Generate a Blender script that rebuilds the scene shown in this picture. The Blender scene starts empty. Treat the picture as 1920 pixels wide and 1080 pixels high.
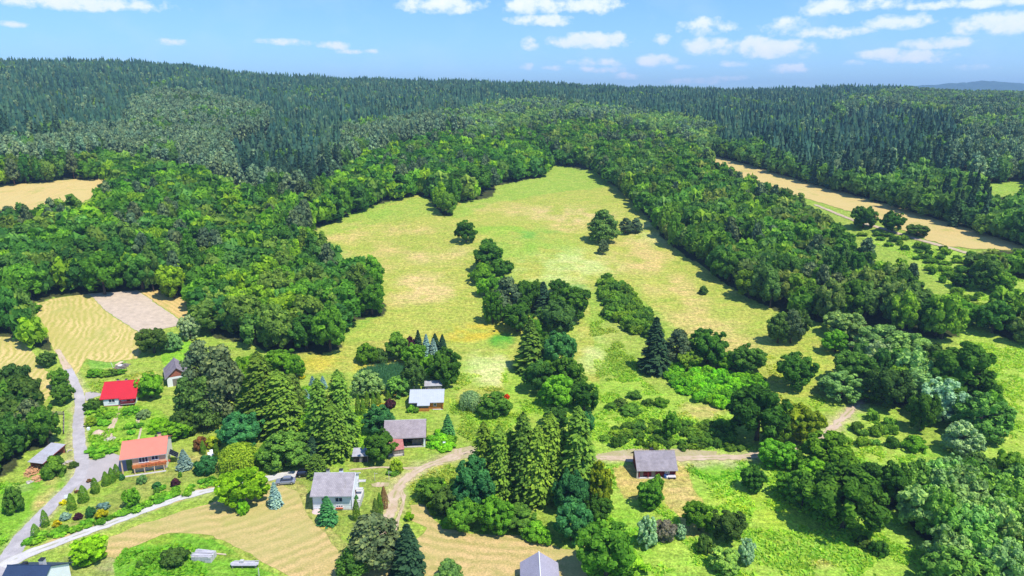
import bpy, bmesh, math, random
import numpy as np
from mathutils import Vector, Matrix
from mathutils.geometry import delaunay_2d_cdt
R = math.radians
random.seed(7)
rng = np.random.default_rng(7)
S = bpy.context.scene
COL = S.collection

# ---------------------------------------------------------------- camera
HC, PITCH, F = 85.0, R(15.3), 1280.0
cp, sp = math.cos(PITCH), math.sin(PITCH)
cd = bpy.data.cameras.new('camera'); cam = bpy.data.objects.new('camera', cd); COL.objects.link(cam)
cam.location = (0, 0, HC); cam.rotation_euler = (R(90) - PITCH, 0, 0)
cd.sensor_width = 36; cd.lens = 36 * F / 1920; cd.clip_end = 60000; cd.clip_start = 1
S.camera = cam

# ---------------------------------------------------------------- noise
def _h(i, j, s):
    n = (i * 374761393 + j * 668265263 + s * 1442695041) & 0xffffffff
    n = ((n ^ (n >> 13)) * 1274126177) & 0xffffffff
    return ((n ^ (n >> 16)) & 0xffff) / 65535.0
def vnoise(x, y, s=0):
    x = np.asarray(x, float); y = np.asarray(y, float)
    i = np.floor(x).astype(np.int64); j = np.floor(y).astype(np.int64)
    f = x - i; g = y - j
    f = f * f * (3 - 2 * f); g = g * g * (3 - 2 * g)
    return (_h(i, j, s) * (1 - f) + _h(i + 1, j, s) * f) * (1 - g) + (_h(i, j + 1, s) * (1 - f) + _h(i + 1, j + 1, s) * f) * g
def fbm(x, y, s=0, o=3):
    v = 0; a = .5; t = 0
    for k in range(o):
        v = v + a * vnoise(x * 2 ** k, y * 2 ** k, s + k); t += a; a *= .5
    return v / t
def sm(t):
    t = np.clip(t, 0, 1); return t * t * (3 - 2 * t)

# ---------------------------------------------------------------- terrain
_zp = [(0, 0), (190, .3), (215, 2), (250, 7), (290, 12.5), (340, 18), (422, 28), (528, 38.5), (690, 53.5), (930, 77.6),
       (1100, 97.5), (1350, 116), (1420, 117), (1700, 100), (2600, 60), (14000, 40)]
DG = np.arange(0, 14000, 1.0)
ZG = np.interp(DG, [p[0] for p in _zp], [p[1] for p in _zp])
_k = np.exp(-.5 * (np.arange(-40, 41) / 13.0) ** 2); _k /= _k.sum()
ZG = np.convolve(np.pad(ZG, 40, mode='edge'), _k, 'valid')

def ray(px, py):
    cx = (np.asarray(px, float) - 960) / F; cy = (540 - np.asarray(py, float)) / F
    X = cx; Y = cp + cy * sp; Z = -sp + cy * cp
    h = np.hypot(X, Y)
    return X / h, Y / h, -Z / h
_rx = np.array([-300, 0, 200, 350, 480, 640, 800, 960, 1100, 1300, 1420, 1600, 1700, 1760, 1920, 2200])
_ry = np.array([131, 129, 128, 136, 152, 160, 164, 167, 173, 180, 182, 178, 178, 184, 189, 191]) + 3
_a, _b, TRR = ray(_rx, _ry); AZR = np.arctan2(_a, _b)
def zof(x, y):
    x = np.asarray(x, float); y = np.asarray(y, float)
    d = np.hypot(x, y); az = np.arctan2(x, y)
    z = np.interp(d, DG, ZG)
    tr = np.interp(az, AZR, TRR)
    w = sm((d - 430) / 920) * (1 - sm((d - 1450) / 1500))
    z = z - (tr + .023) * np.minimum(d, 1350) * w
    a = 1.6 * sm((d - 190) / 200) * (1 - sm((d - 1100) / 250))
    z = z + a * (np.sin(x / 31 + 1.3) * np.sin(y / 43 + .4) + .6 * np.sin(x / 17 + y / 23))
    return z
_dm = np.geomspace(20, 1400, 700)
def G(px, py):
    """pixel of the photograph -> the point of the hillside seen there"""
    px = np.atleast_1d(np.asarray(px, float)); py = np.atleast_1d(np.asarray(py, float))
    ux, uy, t = ray(px, py)
    out = np.zeros((len(px), 3))
    for c in range(0, len(px), 2000):
        sl = slice(c, c + 2000)
        zz = zof(ux[sl, None] * _dm, uy[sl, None] * _dm)
        below = (HC - t[sl, None] * _dm) <= zz
        i = np.where(below.any(1), below.argmax(1), len(_dm) - 1)
        lo = _dm[np.maximum(i - 1, 0)]; hi = _dm[i]
        for _ in range(18):
            m = (lo + hi) / 2
            bb = (HC - t[sl] * m) <= zof(ux[sl] * m, uy[sl] * m)
            hi = np.where(bb, m, hi); lo = np.where(bb, lo, m)
        m = (lo + hi) / 2
        out[sl, 0] = ux[sl] * m; out[sl, 1] = uy[sl] * m
    out[:, 2] = zof(out[:, 0], out[:, 1])
    return out
def G1(px, py): return G([px], [py])[0]
def Pz(px, py, z):
    ux, uy, t = ray(px, py); d = (HC - z) / float(t)
    return np.array([float(ux) * d, float(uy) * d, z])
def proj(x, y, z):
    zz = np.asarray(z, float) - HC
    dep = np.maximum(y * cp - zz * sp, .1); up = y * sp + zz * cp
    return 960 + F * x / dep, 540 - F * up / dep, dep
def inpoly(px, py, poly):
    px = np.asarray(px); py = np.asarray(py); ins = np.zeros(px.shape, bool)
    n = len(poly)
    for i in range(n):
        x0, y0 = poly[i]; x1, y1 = poly[(i + 1) % n]
        if y0 == y1: continue
        c = ((y0 > py) != (y1 > py)) & (px < (x1 - x0) * (py - y0) / (y1 - y0) + x0)
        ins ^= c
    return ins

# ---------------------------------------------------------------- object helpers
def link(name, data, parent=None):
    o = bpy.data.objects.new(name, data); COL.objects.link(o)
    if parent is not None: o.parent = parent
    return o
def tag(o, label=None, cat=None, group=None, kind=None):
    if label: o['label'] = label
    if cat: o['category'] = cat
    if group: o['group'] = group
    if kind: o['kind'] = kind
    return o
def empty(name, loc, rz=0, label=None, cat=None, group=None):
    o = link(name, None); o.location = loc; o.rotation_euler = (0, 0, rz); o.empty_display_size = .5
    return tag(o, label, cat, group)
def np_mesh(name, V, Fq, mats=(), attrs=None, colors=None, smooth=False, mi=None):
    """V (n,3); Fq (m,k) faces of one size"""
    V = np.asarray(V, np.float32); Fq = np.asarray(Fq, np.int32)
    me = bpy.data.meshes.new(name); m, k = Fq.shape
    me.vertices.add(len(V)); me.vertices.foreach_set('co', V.ravel())
    me.loops.add(m * k); me.loops.foreach_set('vertex_index', Fq.ravel())
    me.polygons.add(m); me.polygons.foreach_set('loop_start', np.arange(0, m * k, k, dtype=np.int32))
    if mi is not None: me.polygons.foreach_set('material_index', np.asarray(mi, np.int32))
    me.update(calc_edges=True)
    me.polygons.foreach_set('use_smooth', np.full(m, bool(smooth)))
    for n, a in (attrs or {}).items():
        me.attributes.new(n, 'FLOAT', 'POINT').data.foreach_set('value', np.asarray(a, np.float32).ravel())
    for n, a in (colors or {}).items():
        a = np.asarray(a, np.float32)
        if a.shape[1] == 3: a = np.c_[a, np.ones(len(a), np.float32)]
        me.attributes.new(n, 'FLOAT_COLOR', 'POINT').data.foreach_set('color', a.ravel())
    for x in mats: me.materials.append(x)
    return me

class MB:
    """collects boxes, prisms and tubes into one mesh"""
    def __init__(s): s.b = bmesh.new()
    def face(s, pts):
        return s.b.faces.new([s.b.verts.new(p) for p in pts])
    def box(s, x0, x1, y0, y1, z0, z1, M=None):
        P = [Vector((x, y, z)) for z in (z0, z1) for x, y in ((x0, y0), (x1, y0), (x1, y1), (x0, y1))]
        if M is not None: P = [M @ p for p in P]
        v = [s.b.verts.new(p) for p in P]
        for f in ((3, 2, 1, 0), (4, 5, 6, 7), (0, 1, 5, 4), (1, 2, 6, 5), (2, 3, 7, 6), (3, 0, 4, 7)):
            s.b.faces.new([v[i] for i in f])
        return s
    def prism(s, prof, x0, x1):            # profile in (y,z) swept along x
        a = [s.b.verts.new((x0, y, z)) for y, z in prof]; c = [s.b.verts.new((x1, y, z)) for y, z in prof]
        n = len(prof)
        s.b.faces.new(a[::-1]); s.b.faces.new(c)
        for i in range(n): s.b.faces.new((a[i], a[(i + 1) % n], c[(i + 1) % n], c[i]))
        return s
    def bar(s, p, q, r, n=6, r2=None):
        p = Vector(p); q = Vector(q); d = (q - p).normalized()
        u = d.orthogonal().normalized(); w = d.cross(u); r2 = r if r2 is None else r2
        a = [s.b.verts.new(p + (u * math.cos(k * 2 * math.pi / n) + w * math.sin(k * 2 * math.pi / n)) * r) for k in range(n)]
        c = [s.b.verts.new(q + (u * math.cos(k * 2 * math.pi / n) + w * math.sin(k * 2 * math.pi / n)) * r2) for k in range(n)]
        for k in range(n): s.b.faces.new((a[k], a[(k + 1) % n], c[(k + 1) % n], c[k]))
        s.b.faces.new(a[::-1]); s.b.faces.new(c)
        return s
    def build(s, name, mat, parent=None, smooth=False, bevel=0):
        bmesh.ops.recalc_face_normals(s.b, faces=s.b.faces)
        if bevel: bmesh.ops.bevel(s.b, geom=s.b.edges[:], offset=bevel, segments=2, affect='EDGES', profile=.6)
        for f in s.b.faces: f.smooth = smooth
        me = bpy.data.meshes.new(name); s.b.to_mesh(me); s.b.free()
        me.materials.append(mat)
        return link(name, me, parent)

# ---------------------------------------------------------------- materials
class NT:
    def __init__(s, name):
        s.m = bpy.data.materials.new(name); s.m.use_nodes = True; s.t = s.m.node_tree; s.n = s.t.nodes; s.n.clear()
        s.out = s.n.new('ShaderNodeOutputMaterial')
    def new(s, typ, **kw):
        n = s.n.new('ShaderNode' + typ)
        for k, v in kw.items():
            if k.startswith('i_'):
                key = k[2:]; key = int(key) if key.isdigit() else key.replace('_', ' ')
                s.set(n.inputs[key], v)
            else: setattr(n, k, v)
        return n
    def set(s, sock, v):
        if isinstance(v, bpy.types.NodeSocket): s.t.links.new(v, sock)
        elif isinstance(v, (tuple, list)) and len(v) == 3 and sock.type == 'RGBA': sock.default_value = (*v, 1)
        else: sock.default_value = v
    def math(s, op, a, b=0, clamp=False):
        n = s.new('Math', operation=op, use_clamp=clamp); s.set(n.inputs[0], a); s.set(n.inputs[1], b); return n.outputs[0]
    def mix(s, f, a, b, bt='MIX'):
        n = s.new('MixRGB', blend_type=bt); s.set(n.inputs[0], f); s.set(n.inputs[1], a); s.set(n.inputs[2], b); return n.outputs[0]
    def rng(s, v, a, b, c, d):
        n = s.new('MapRange', clamp=True); s.set(n.inputs[0], v)
        for i, x in enumerate((a, b, c, d)): n.inputs[i + 1].default_value = x
        return n.outputs[0]
    def noise(s, vec, scale, detail=3, rough=.6, dist=0):
        n = s.new('TexNoise'); s.set(n.inputs['Vector'], vec); n.inputs['Scale'].default_value = scale
        n.inputs['Detail'].default_value = detail; n.inputs['Roughness'].default_value = rough; n.inputs['Distortion'].default_value = dist
        return n.outputs['Fac']
    def obj(s): return s.new('TexCoord').outputs['Object']
    def pos(s): return s.new('NewGeometry').outputs['Position']
    def bump(s, h, st, dist):
        n = s.new('Bump'); s.set(n.inputs['Height'], h); n.inputs['Strength'].default_value = st; n.inputs['Distance'].default_value = dist
        return n.outputs[0]
    def surf(s, col, rough=.8, metal=0, spec=.3, normal=None):
        b = s.new('BsdfPrincipled'); s.set(b.inputs['Base Color'], col); s.set(b.inputs['Roughness'], rough)
        s.set(b.inputs['Metallic'], metal); b.inputs['Specular IOR Level'].default_value = spec
        if normal is not None: s.set(b.inputs['Normal'], normal)
        s.t.links.new(b.outputs[0], s.out.inputs[0]); return s.m

def plain(name, c, rough=.7, var=.18, scale=1.2, metal=0, spec=.3, bump=0):
    t = NT(name); p = t.pos(); n = t.noise(p, scale, 4); n2 = t.noise(p, scale * 9, 2)
    f = t.math('ADD', t.math('MULTIPLY', n, .65), t.math('MULTIPLY', n2, .35))
    k = t.rng(f, .3, .7, 1 - var, 1 + var)
    col = t.mix(1, c, k, 'MULTIPLY')
    return t.surf(col, rough, metal, spec, t.bump(n2, .4, bump) if bump else None)

def leafmat(name, attr=None, trans=.36, gloss=0.0):
    t = NT(name)
    if attr: base = t.new('Attribute', attribute_name=attr).outputs['Color']
    else: base = t.new('ObjectInfo').outputs['Color']
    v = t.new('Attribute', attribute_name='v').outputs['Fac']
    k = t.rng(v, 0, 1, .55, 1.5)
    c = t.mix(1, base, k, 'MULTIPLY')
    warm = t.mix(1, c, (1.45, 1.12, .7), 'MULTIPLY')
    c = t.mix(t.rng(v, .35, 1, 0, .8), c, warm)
    d = t.new('BsdfDiffuse', i_Color=c)
    tc = t.mix(1, c, (1.25, 1.4, .5), 'MULTIPLY')
    tr = t.new('BsdfTranslucent', i_Color=tc)
    mx = t.new('MixShader'); mx.inputs[0].default_value = trans
    t.t.links.new(d.outputs[0], mx.inputs[1]); t.t.links.new(tr.outputs[0], mx.inputs[2])
    o = mx.outputs[0]
    if gloss:
        g = t.new('BsdfGlossy'); g.inputs['Roughness'].default_value = .45; g.inputs['Color'].default_value = (.9, 1, .95, 1)
        m2 = t.new('MixShader'); m2.inputs[0].default_value = gloss
        t.t.links.new(o, m2.inputs[1]); t.t.links.new(g.outputs[0], m2.inputs[2]); o = m2.outputs[0]
    t.t.links.new(o, t.out.inputs[0])
    return t.m
M = {}
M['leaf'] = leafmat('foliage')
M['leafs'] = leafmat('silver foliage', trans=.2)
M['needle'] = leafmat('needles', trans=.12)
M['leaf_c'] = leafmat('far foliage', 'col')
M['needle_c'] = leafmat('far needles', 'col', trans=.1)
M['bark'] = plain('bark', (.10, .075, .055), .9, .35, 3)
M['bark_pale'] = plain('pale bark', (.42, .38, .32), .9, .35, 3)
M['bark_red'] = plain('pine bark', (.26, .12, .07), .9, .35, 3)
SUN_E, SKY_E, EXPO = 4.2, .14, .42
SKY_TINT = (.53, .77, 1.12); CLOUD_LO = (5.2, 6.0, 7.0); CLOUD_HI = (6.7, 6.7, 7.0)
HAZE, HAZE_C = 1.5e-4, (.45, .70, 1.0)
# ---------------------------------------------------------------- woods, outlined as they are seen (traced outlines, grown on the hillside)
# name, outline, spacing m, [(kind, share, palette, (h0,h1), (w0,w1))], where, group
WOODS = [
 dict(n='right track wood', p=[(985,245),(1060,230),(1150,240),(1250,262),(1330,290),(1380,335),(1440,355),(1480,345),(1525,396),(1560,430),(1595,460),(1635,488),(1695,516),(1755,556),(1795,596),(1800,625),(1740,632),(1690,625),(1640,612),(1560,600),(1480,590),(1420,565),(1370,532),(1340,510),(1290,480),(1240,440),(1212,400),(1160,350),(1112,316),(1045,306),(1035,275)],
      s=7.0, k=[('broad',.80,'woodR',(10,15.5),(8.5,12.5)),('tall',.12,'woodR',(13,18),(6,8.5)),('pine',.08,'pine',(13,17),(6,8))],
      w='in the wood right of the long meadow', g='trees of the wood right of the long meadow'),
 dict(n='left big wood', p=[(-40,305),(60,312),(200,292),(300,312),(380,332),(480,362),(560,372),(620,338),(700,292),(760,272),(860,250),(890,262),(940,258),(985,245),(1030,265),(1034,300),(1015,328),(930,344),(922,366),(880,372),(856,376),(846,402),(830,404),(808,370),(780,362),(700,382),(625,412),(582,432),(588,455),(602,478),(640,492),(690,495),(722,575),(715,592),(650,598),(640,650),(600,662),(560,656),(520,672),(470,640),(440,640),(395,625),(385,590),(350,560),(260,541),(165,548),(100,555),(60,565),(40,535),(-40,520)],
      hole=[[(-60,350),(80,342),(196,334),(212,338),(190,362),(165,380),(120,392),(95,390),(60,396),(-60,392)]],
      s=7.2, k=[('broad',.82,'woodL',(10,16),(8.5,13.5)),('pine',.11,'pine',(14,18),(6,8.5)),('tall',.07,'woodL',(14,19),(6,8.5))],
      w='in the big wood left of the long meadow', g='trees of the big wood left of the long meadow'),
 dict(n='left edge wood', p=[(-40,535),(20,535),(40,560),(62,590),(100,640),(98,655),(62,648),(30,630),(-40,632)], s=5.5,
      k=[('broad',1,'woodL',(9,15),(6,9))], w='at the left end of the swathed field', g='trees between the two swathed fields on the left'),
 dict(n='left dark wood', p=[(-40,695),(30,690),(45,720),(60,765),(95,790),(104,808),(90,832),(50,842),(20,880),(-40,905)], s=5,
      k=[('broad',.6,'dark',(7,11),(6,9)),('pine',.4,'pine',(9,12),(5,8))], w='in the dark grove by the woodshed', g='trees of the dark grove by the woodshed'),
 dict(n='willow belt', p=[(1600,600),(1650,615),(1710,632),(1752,664),(1758,690),(1720,745),(1690,760),(1655,735),(1640,700),(1600,680),(1585,640)], s=6,
      k=[('willow',.85,'willow',(9,14),(8,11)),('broad',.15,'woodR',(9,12),(6,9))], w='in the silvery willow belt right of the meadow', g='willows of the belt right of the meadow'),
 dict(n='corner thicket', p=[(1620,905),(1660,880),(1740,885),(1765,858),(1815,868),(1880,880),(1980,860),(1980,1130),(1790,1130),(1745,1020),(1690,955),(1640,950)], s=5.2,
      k=[('willow',.62,'willowG',(7,11),(6,9)),('broad',.38,'woodR',(7,11),(6,9))], w='in the thicket at the lower right corner', g='trees of the thicket at the lower right corner'),
 dict(n='far right edge', p=[(1835,575),(1870,560),(1985,560),(1985,650),(1905,640),(1860,620)], s=6, k=[('broad',1,'woodR',(9,13),(7,10))],
      w='in the clump at the right picture edge', g='trees of the clump at the right picture edge'),
 dict(n='right hedge', p=[(1790,500),(1835,470),(1880,466),(1985,470),(1985,520),(1900,520),(1840,528)], s=7, k=[('broad',1,'woodR',(7,11),(7,10))],
      w='in the hedge below the pale crop strip', g='trees of the hedge below the pale crop strip'),
 dict(n='lower right wood', p=[(1310,300),(1350,272),(1420,268),(1500,306),(1570,330),(1680,330),(1760,320),(1850,345),(1920,352),(2000,352),(2000,480),(1915,458),(1850,438),(1760,410),(1690,390),(1560,350),(1480,330),(1400,305)], s=6.3,
      k=[('broad',.80,'woodF',(10,15),(8.5,12)),('spruce',.20,'spruceN',(14,19),(5,7.5))], hole=[[(1835,345),(1880,337),(1990,335),(1990,364),(1860,370)]],
      w='along the top of the pale crop strip', g='trees along the top of the pale crop strip'),
 dict(n='pine patch', p=[(245,190),(300,170),(380,176),(450,192),(512,210),(508,240),(470,265),(430,272),(445,302),(420,325),(500,332),(600,345),(570,372),(480,362),(380,334),(300,314),(200,294),(60,314),(-60,308),(-60,262),(100,268),(130,244),(200,236),(240,236)], s=5.8,
      k=[('pine',.93,'pineF',(13,18),(5.5,8)),('broad',.07,'woodF',(13,17),(7,9))], w='in the grey green pine stand on the left hillside', g='pines of the stand on the left hillside'),
 dict(n='middle pines', p=[(600,345),(640,300),(640,240),(760,225),(850,212),(862,248),(760,270),(700,290),(620,336)], s=6,
      k=[('pine',.7,'pineF',(15,20),(5,7)),('broad',.3,'woodF',(14,18),(7,10))], w='in the mixed pine stand above the big wood', g='pines of the stand above the big wood'),
 dict(n='pale hilltop wood', p=[(850,212),(935,192),(1010,186),(1060,192),(1180,208),(1290,220),(1340,235),(1352,268),(1310,295),(1250,260),(1150,240),(1060,228),(985,242),(940,255),(890,262),(862,248)], s=6.5,
      k=[('broad',.75,'pale',(10,14.5),(8,11)),('pine',.25,'pineF',(13,17),(5,7))], w='in the pale wood above the meadow head', g='trees of the pale wood above the meadow head'),
 dict(n='right plateau', p=[(1540,208),(1600,186),(1680,172),(1720,165),(2000,160),(2000,352),(1920,352),(1850,345),(1780,320),(1760,290),(1800,262),(1780,225),(1720,218),(1640,208),(1580,225)], s=6.6,
      k=[('pine',.62,'pineF',(13,18),(5,7)),('broad',.38,'pale',(12,17),(7,9))], w='on the pale plateau at the upper right', g='trees of the pale plateau at the upper right'),
 dict(n='spruce forest', p=[(-260,60),(2200,60),(2200,340),(1850,345),(1760,335),(1570,335),(1500,308),(1420,270),(1350,272),(1310,240),(1060,215),(850,215),(640,240),(640,320),(560,345),(440,305),(420,270),(240,240),(100,275),(-260,300)], s=6.4,
      k=[('spruce',.58,'spruceF',(13,21),(5.6,8.4)),('pine',.06,'pineF',(13,18),(5.5,8)),('spruce',.25,'spruceG',(13,21),(5.6,8.2)),('broad',.11,'woodF',(11,15),(7,10))], w='in the dark spruce forest under the ridge', g='spruces of the forest under the ridge'),
 # thickets of shrubs
 dict(n='bright thicket', p=[(1240,708),(1262,684),(1330,692),(1400,702),(1438,718),(1425,742),(1395,775),(1345,768),(1285,738)], s=2.6,
      k=[('bush',1,'brightbush',(1.6,3.0),(3,4.5))], w='in the bright thicket below the middle trees', g='shrubs of the bright thicket'),
 dict(n='meadow hedge', p=[(1116,530),(1140,516),(1180,545),(1222,595),(1236,640),(1212,634),(1172,616),(1134,592),(1128,565)], s=3.2,
      k=[('bush',.8,'hedge',(2.2,4.2),(3.5,5.5)),('bush',.2,'brightbush',(2,3),(3,4))], w='in the hedge crossing the long meadow', g='shrubs of the hedge crossing the long meadow'),
 dict(n='scrub slope', p=[(1600,440),(1650,430),(1760,462),(1830,480),(1800,520),(1860,540),(1985,560),(1985,580),(1840,590),(1810,570),(1760,525),(1690,470)], s=6,
      k=[('bush',1,'hedge',(1.2,3.0),(2.5,5))], w='on the scrubby slope below the crop strip', g='shrubs of the scrubby slope'),
 dict(n='lane hedge', p=[(38,1024),(60,1000),(120,988),(200,966),(262,944),(330,912),(440,886),(470,880),(455,896),(350,928),(240,968),(100,1012)], s=1.9,
      k=[('bush',1,'lowgreen',(.5,1.1),(1.4,2.4))], w='in the low planting above the gravel lane', g='low shrubs above the gravel lane'),
 dict(n='house slope', p=[(166,770),(195,765),(215,775),(205,800),(180,800),(166,800)], s=2.4, k=[('bush',1,'lowgreen',(.6,1.3),(1.6,2.8))],
      w='on the bank below the red roofed house', g='low shrubs on the bank below the red roofed house'),
 dict(n='house slope', p=[(166,830),(200,838),(230,838),(235,800),(250,790),(262,800),(240,830),(220,850),(180,860),(168,850)], s=2.6, k=[('bush',1,'lowgreen',(.6,1.2),(1.6,2.6))],
      w='on the bank above the paved yard', g='low shrubs on the bank above the paved yard'),
 dict(n='track scrub', p=[(1120,830),(1150,800),(1200,790),(1300,790),(1380,800),(1400,842),(1300,845),(1200,842)], s=3.0,
      k=[('bush',1,'hedge',(.8,1.9),(1.8,3.5))], w='in the rough scrub above the dirt track', g='shrubs of the scrub above the dirt track'),
 dict(n='track scrub', p=[(1640,760),(1680,790),(1700,830),(1660,850),(1600,830),(1590,800)], s=4.5,
      k=[('bush',1,'hedge',(1.2,3.0),(2.5,4.2))], w='right of the dirt track bend', g='shrubs right of the dirt track bend'),
 dict(n='clump scrub', p=[(785,920),(830,900),(860,930),(850,985),(905,990),(985,985),(1015,1000),(1015,1012),(930,1002),(850,995),(800,965)], s=2.6,
      k=[('bush',.7,'lowgreen',(1.5,3.0),(2.5,4.5)),('bush',.3,'hedge',(2,3.4),(3,4.5))], w='at the foot of the larch clump', g='shrubs at the foot of the larch clump'),
 dict(n='barn shrubs', p=[(805,812),(830,800),(850,805),(848,835),(835,848),(808,838)], s=2.2, k=[('bush',1,'brightbush',(1.2,2.4),(2.2,3.4))],
      w='against the open barn', g='shrubs against the open barn'),
 dict(n='grove shrubs', p=[(440,690),(480,700),(500,740),(470,760),(440,740)], s=3, k=[('bush',1,'brightbush',(2.5,5),(3,5))], w='between the pines and the larches', g='bright shrubs between the pines and the larches'),
 dict(n='grove shrubs', p=[(545,720),(590,735),(590,800),(560,830),(540,800)], s=3, k=[('bush',1,'lowgreen',(2,4.5),(3,4.5))], w='between the two rows of larches', g='shrubs between the two rows of larches'),
]
CLEAR = [[(-60,350),(60,342),(130,335),(195,333),(214,338),(190,362),(155,374),(110,372),(60,388),(-60,390)],
 [(1300,288),(1345,292),(1400,306),(1470,327),(1560,352),(1700,392),(1800,422),(1925,460),(1905,474),(1780,462),(1700,436),(1650,415),(1590,398),(1540,385),(1480,352),(1440,342),(1380,318)], [(-60,638),(28,638),(53,655),(81,692),(100,716),(104,735),(84,752),(62,704),(30,684),(-60,684)], [(1845,340),(1935,336),(1935,360),(1870,366)]]
# ---------------------------------------------------------------- the ground sheet
azf = np.r_[np.arange(-84, -42, 1.5), np.arange(-42, 42.01, .15), np.arange(43.5, 85, 1.5)] * math.pi / 180
dr = np.r_[[.5, 12], np.geomspace(25, 1420, 740), np.geomspace(1450, 13000, 40)]
AZ, DD = np.meshgrid(azf, dr)
gx, gy = np.sin(AZ) * DD, np.cos(AZ) * DD
gz = zof(gx, gy)
ppx, ppy, pdep = proj(gx, gy, gz)
wn = np.minimum(DD, 600) * 0 + 1
wx = ppx + (fbm(gx / 6, gy / 6, 3) - .5) * 26 * np.clip(160 / DD, .2, 1); wy = ppy + (fbm(gx / 6, gy / 6, 9) - .5) * 14 * np.clip(160 / DD, .2, 1)
C = np.zeros(gx.shape + (3,)); C[:] = (.28, .37, .05)
def paint(poly, c, a=1.0):
    m = inpoly(wx, wy, poly) * a
    C[:] = C * (1 - m[..., None]) + np.array(c) * m[..., None]
def blob(x, y, a, b, c, s=.9, ang=0):
    dx, dy = wx - x, wy - y; ca, sa = math.cos(R(ang)), math.sin(R(ang))
    u = (dx * ca + dy * sa) / a; v = (-dx * sa + dy * ca) / b
    n = fbm(gx / 9, gy / 9, 21, 4)
    m = np.clip((1.35 - np.hypot(u, v)) * 1.5, 0, 1) * s * np.clip(.62 + 3.2 * (n - .5), 0, 1)
    C[:] = C * (1 - m[..., None]) + np.array(c) * m[..., None]
STRAW, YG, LUSH, PINK, TAN, GOLD, PALE, LAWN = (.37,.385,.065), (.27,.39,.05), (.23,.42,.03), (.62,.44,.185), (.55,.41,.14), (.52,.40,.04), (.52,.55,.19), (.26,.31,.055)
# lower right lush meadow
paint([(1100,840),(1250,820),(1420,840),(1500,840),(1620,745),(1680,770),(1700,840),(2100,800),(2100,1200),(1080,1200),(1110,1000)], (.29,.43,.05))
paint([(1790,610),(2100,600),(2100,860),(1900,870),(1850,780),(1800,680)], (.33,.44,.055))
paint([(1600,440),(1760,462),(2100,520),(2100,600),(1790,610),(1790,560),(1700,480)], (.31,.43,.055))
# the long meadow
paint([(540,690),(560,655),(640,640),(720,590),(690,495),(585,432),(800,360),(930,335),(1040,300),(1120,315),(1215,400),(1245,445),(1450,580),(1580,665),(1570,745),(1480,780),(1420,700),(1300,640),(1240,590),(1130,510),(1105,560),(1115,640),(1120,720),(960,690),(950,760),(860,760),(860,690),(700,690),(560,705)], STRAW)
paint([(830,400),(940,340),(1045,303),(1120,318),(1150,350),(1050,360),(930,380),(860,410)], YG, .75)
paint([(590,430),(800,365),(825,400),(700,420),(590,450)], YG, .5)
blob(980,560,70,60,YG,.8); blob(1000,470,90,40,YG,.6); blob(1150,690,60,40,YG,.7); blob(900,660,50,50,YG,.5); blob(660,620,60,40,YG,.5); blob(1400,600,60,40,YG,.45); blob(700,480,70,26,TAN,.6); blob(830,480,60,18,PINK,.6); blob(680,400,60,10,YG,.8); blob(940,390,60,10,TAN,.6); blob(1220,440,40,26,PALE,.7); blob(1010,470,70,14,LUSH,.35); blob(940,520,30,30,YG,.8); blob(1150,550,50,14,YG,.8); blob(1060,402,90,16,PINK,.8); blob(1080,425,60,10,TAN); blob(795,540,60,26,PINK,.75); blob(760,560,40,14,PINK,.5); blob(1190,480,60,34,TAN); blob(1260,540,70,30,TAN,.7,25)
blob(640,440,50,14,TAN,.8); blob(720,430,90,12,TAN,.7); blob(950,432,80,9,LUSH,.6); blob(1005,440,45,8,(.17,.36,.05),.9); blob(900,620,70,14,GOLD,1); blob(860,630,60,10,GOLD,1)
blob(1060,500,90,30,PALE,.7); blob(980,470,60,20,YG,.6); blob(1330,610,90,26,TAN,.7,15); blob(1400,650,60,20,TAN,.7); blob(1100,660,40,40,PALE,.7); blob(1130,600,40,30,YG,.7)
blob(870,700,60,30,YG,.7); blob(910,690,40,30,PALE,.9); blob(930,700,25,30,PALE,.7,60); blob(640,680,80,18,GOLD,.6); blob(720,650,80,12,(.36,.33,.07),.7); blob(1050,540,50,8,(.18,.36,.09),.8); blob(620,560,60,30,YG,.25)
blob(1480,655,70,40,(.34,.40,.05),.8,30); blob(1530,720,50,50,(.30,.41,.04),.9)
# below the meadow
paint([(940,690),(1120,720),(1180,700),(1240,740),(1420,700),(1400,800),(1100,860),(960,860),(880,780),(950,740)], (.29,.43,.045), .85)
blob(1180,620,50,30,(.36,.38,.08),.7); blob(1310,770,50,14,TAN,.7); blob(1050,640,30,40,LUSH,.8); blob(940,640,22,14,(.10,.32,.03),1)
blob(850,720,40,40,(.30,.40,.06),.6); blob(940,800,60,30,(.33,.38,.05),.7); blob(820,770,40,20,LUSH,.9)
# village
paint([(620,780),(680,760),(720,790),(700,850),(640,870),(560,885),(600,850)], (.26,.41,.035), .9)
paint([(640,862),(900,850),(890,900),(760,960),(700,960),(660,900)], (.30,.34,.06), .6)
paint([(560,880),(720,885),(720,985),(640,1010),(560,980),(540,930)], (.25,.30,.05), .85)
paint([(600,900),(580,900),(560,960),(600,985),(640,990),(690,960),(690,900),(675,890)], (.22,.31,.045), .5)
paint([(440,960),(560,900),(620,985),(660,1030),(640,1085),(520,1010)], (.36,.33,.09), .75)
blob(470,985,18,8,(.2,.35,.03),.9); blob(520,930,30,24,TAN,.9)
paint([(130,985),(245,885),(340,855),(420,845),(430,880),(330,910),(240,950),(110,1000)], LAWN)
blob(280,930,60,6,(.15,.33,.03),.9,-20); blob(370,850,30,12,(.40,.34,.10),.8); blob(150,990,40,10,(.33,.31,.09),.7); blob(300,895,50,8,(.33,.31,.08),.6)
paint([(160,765),(250,755),(300,770),(330,800),(320,830),(240,830),(190,860),(163,855)], (.22,.38,.03), .9)
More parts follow.
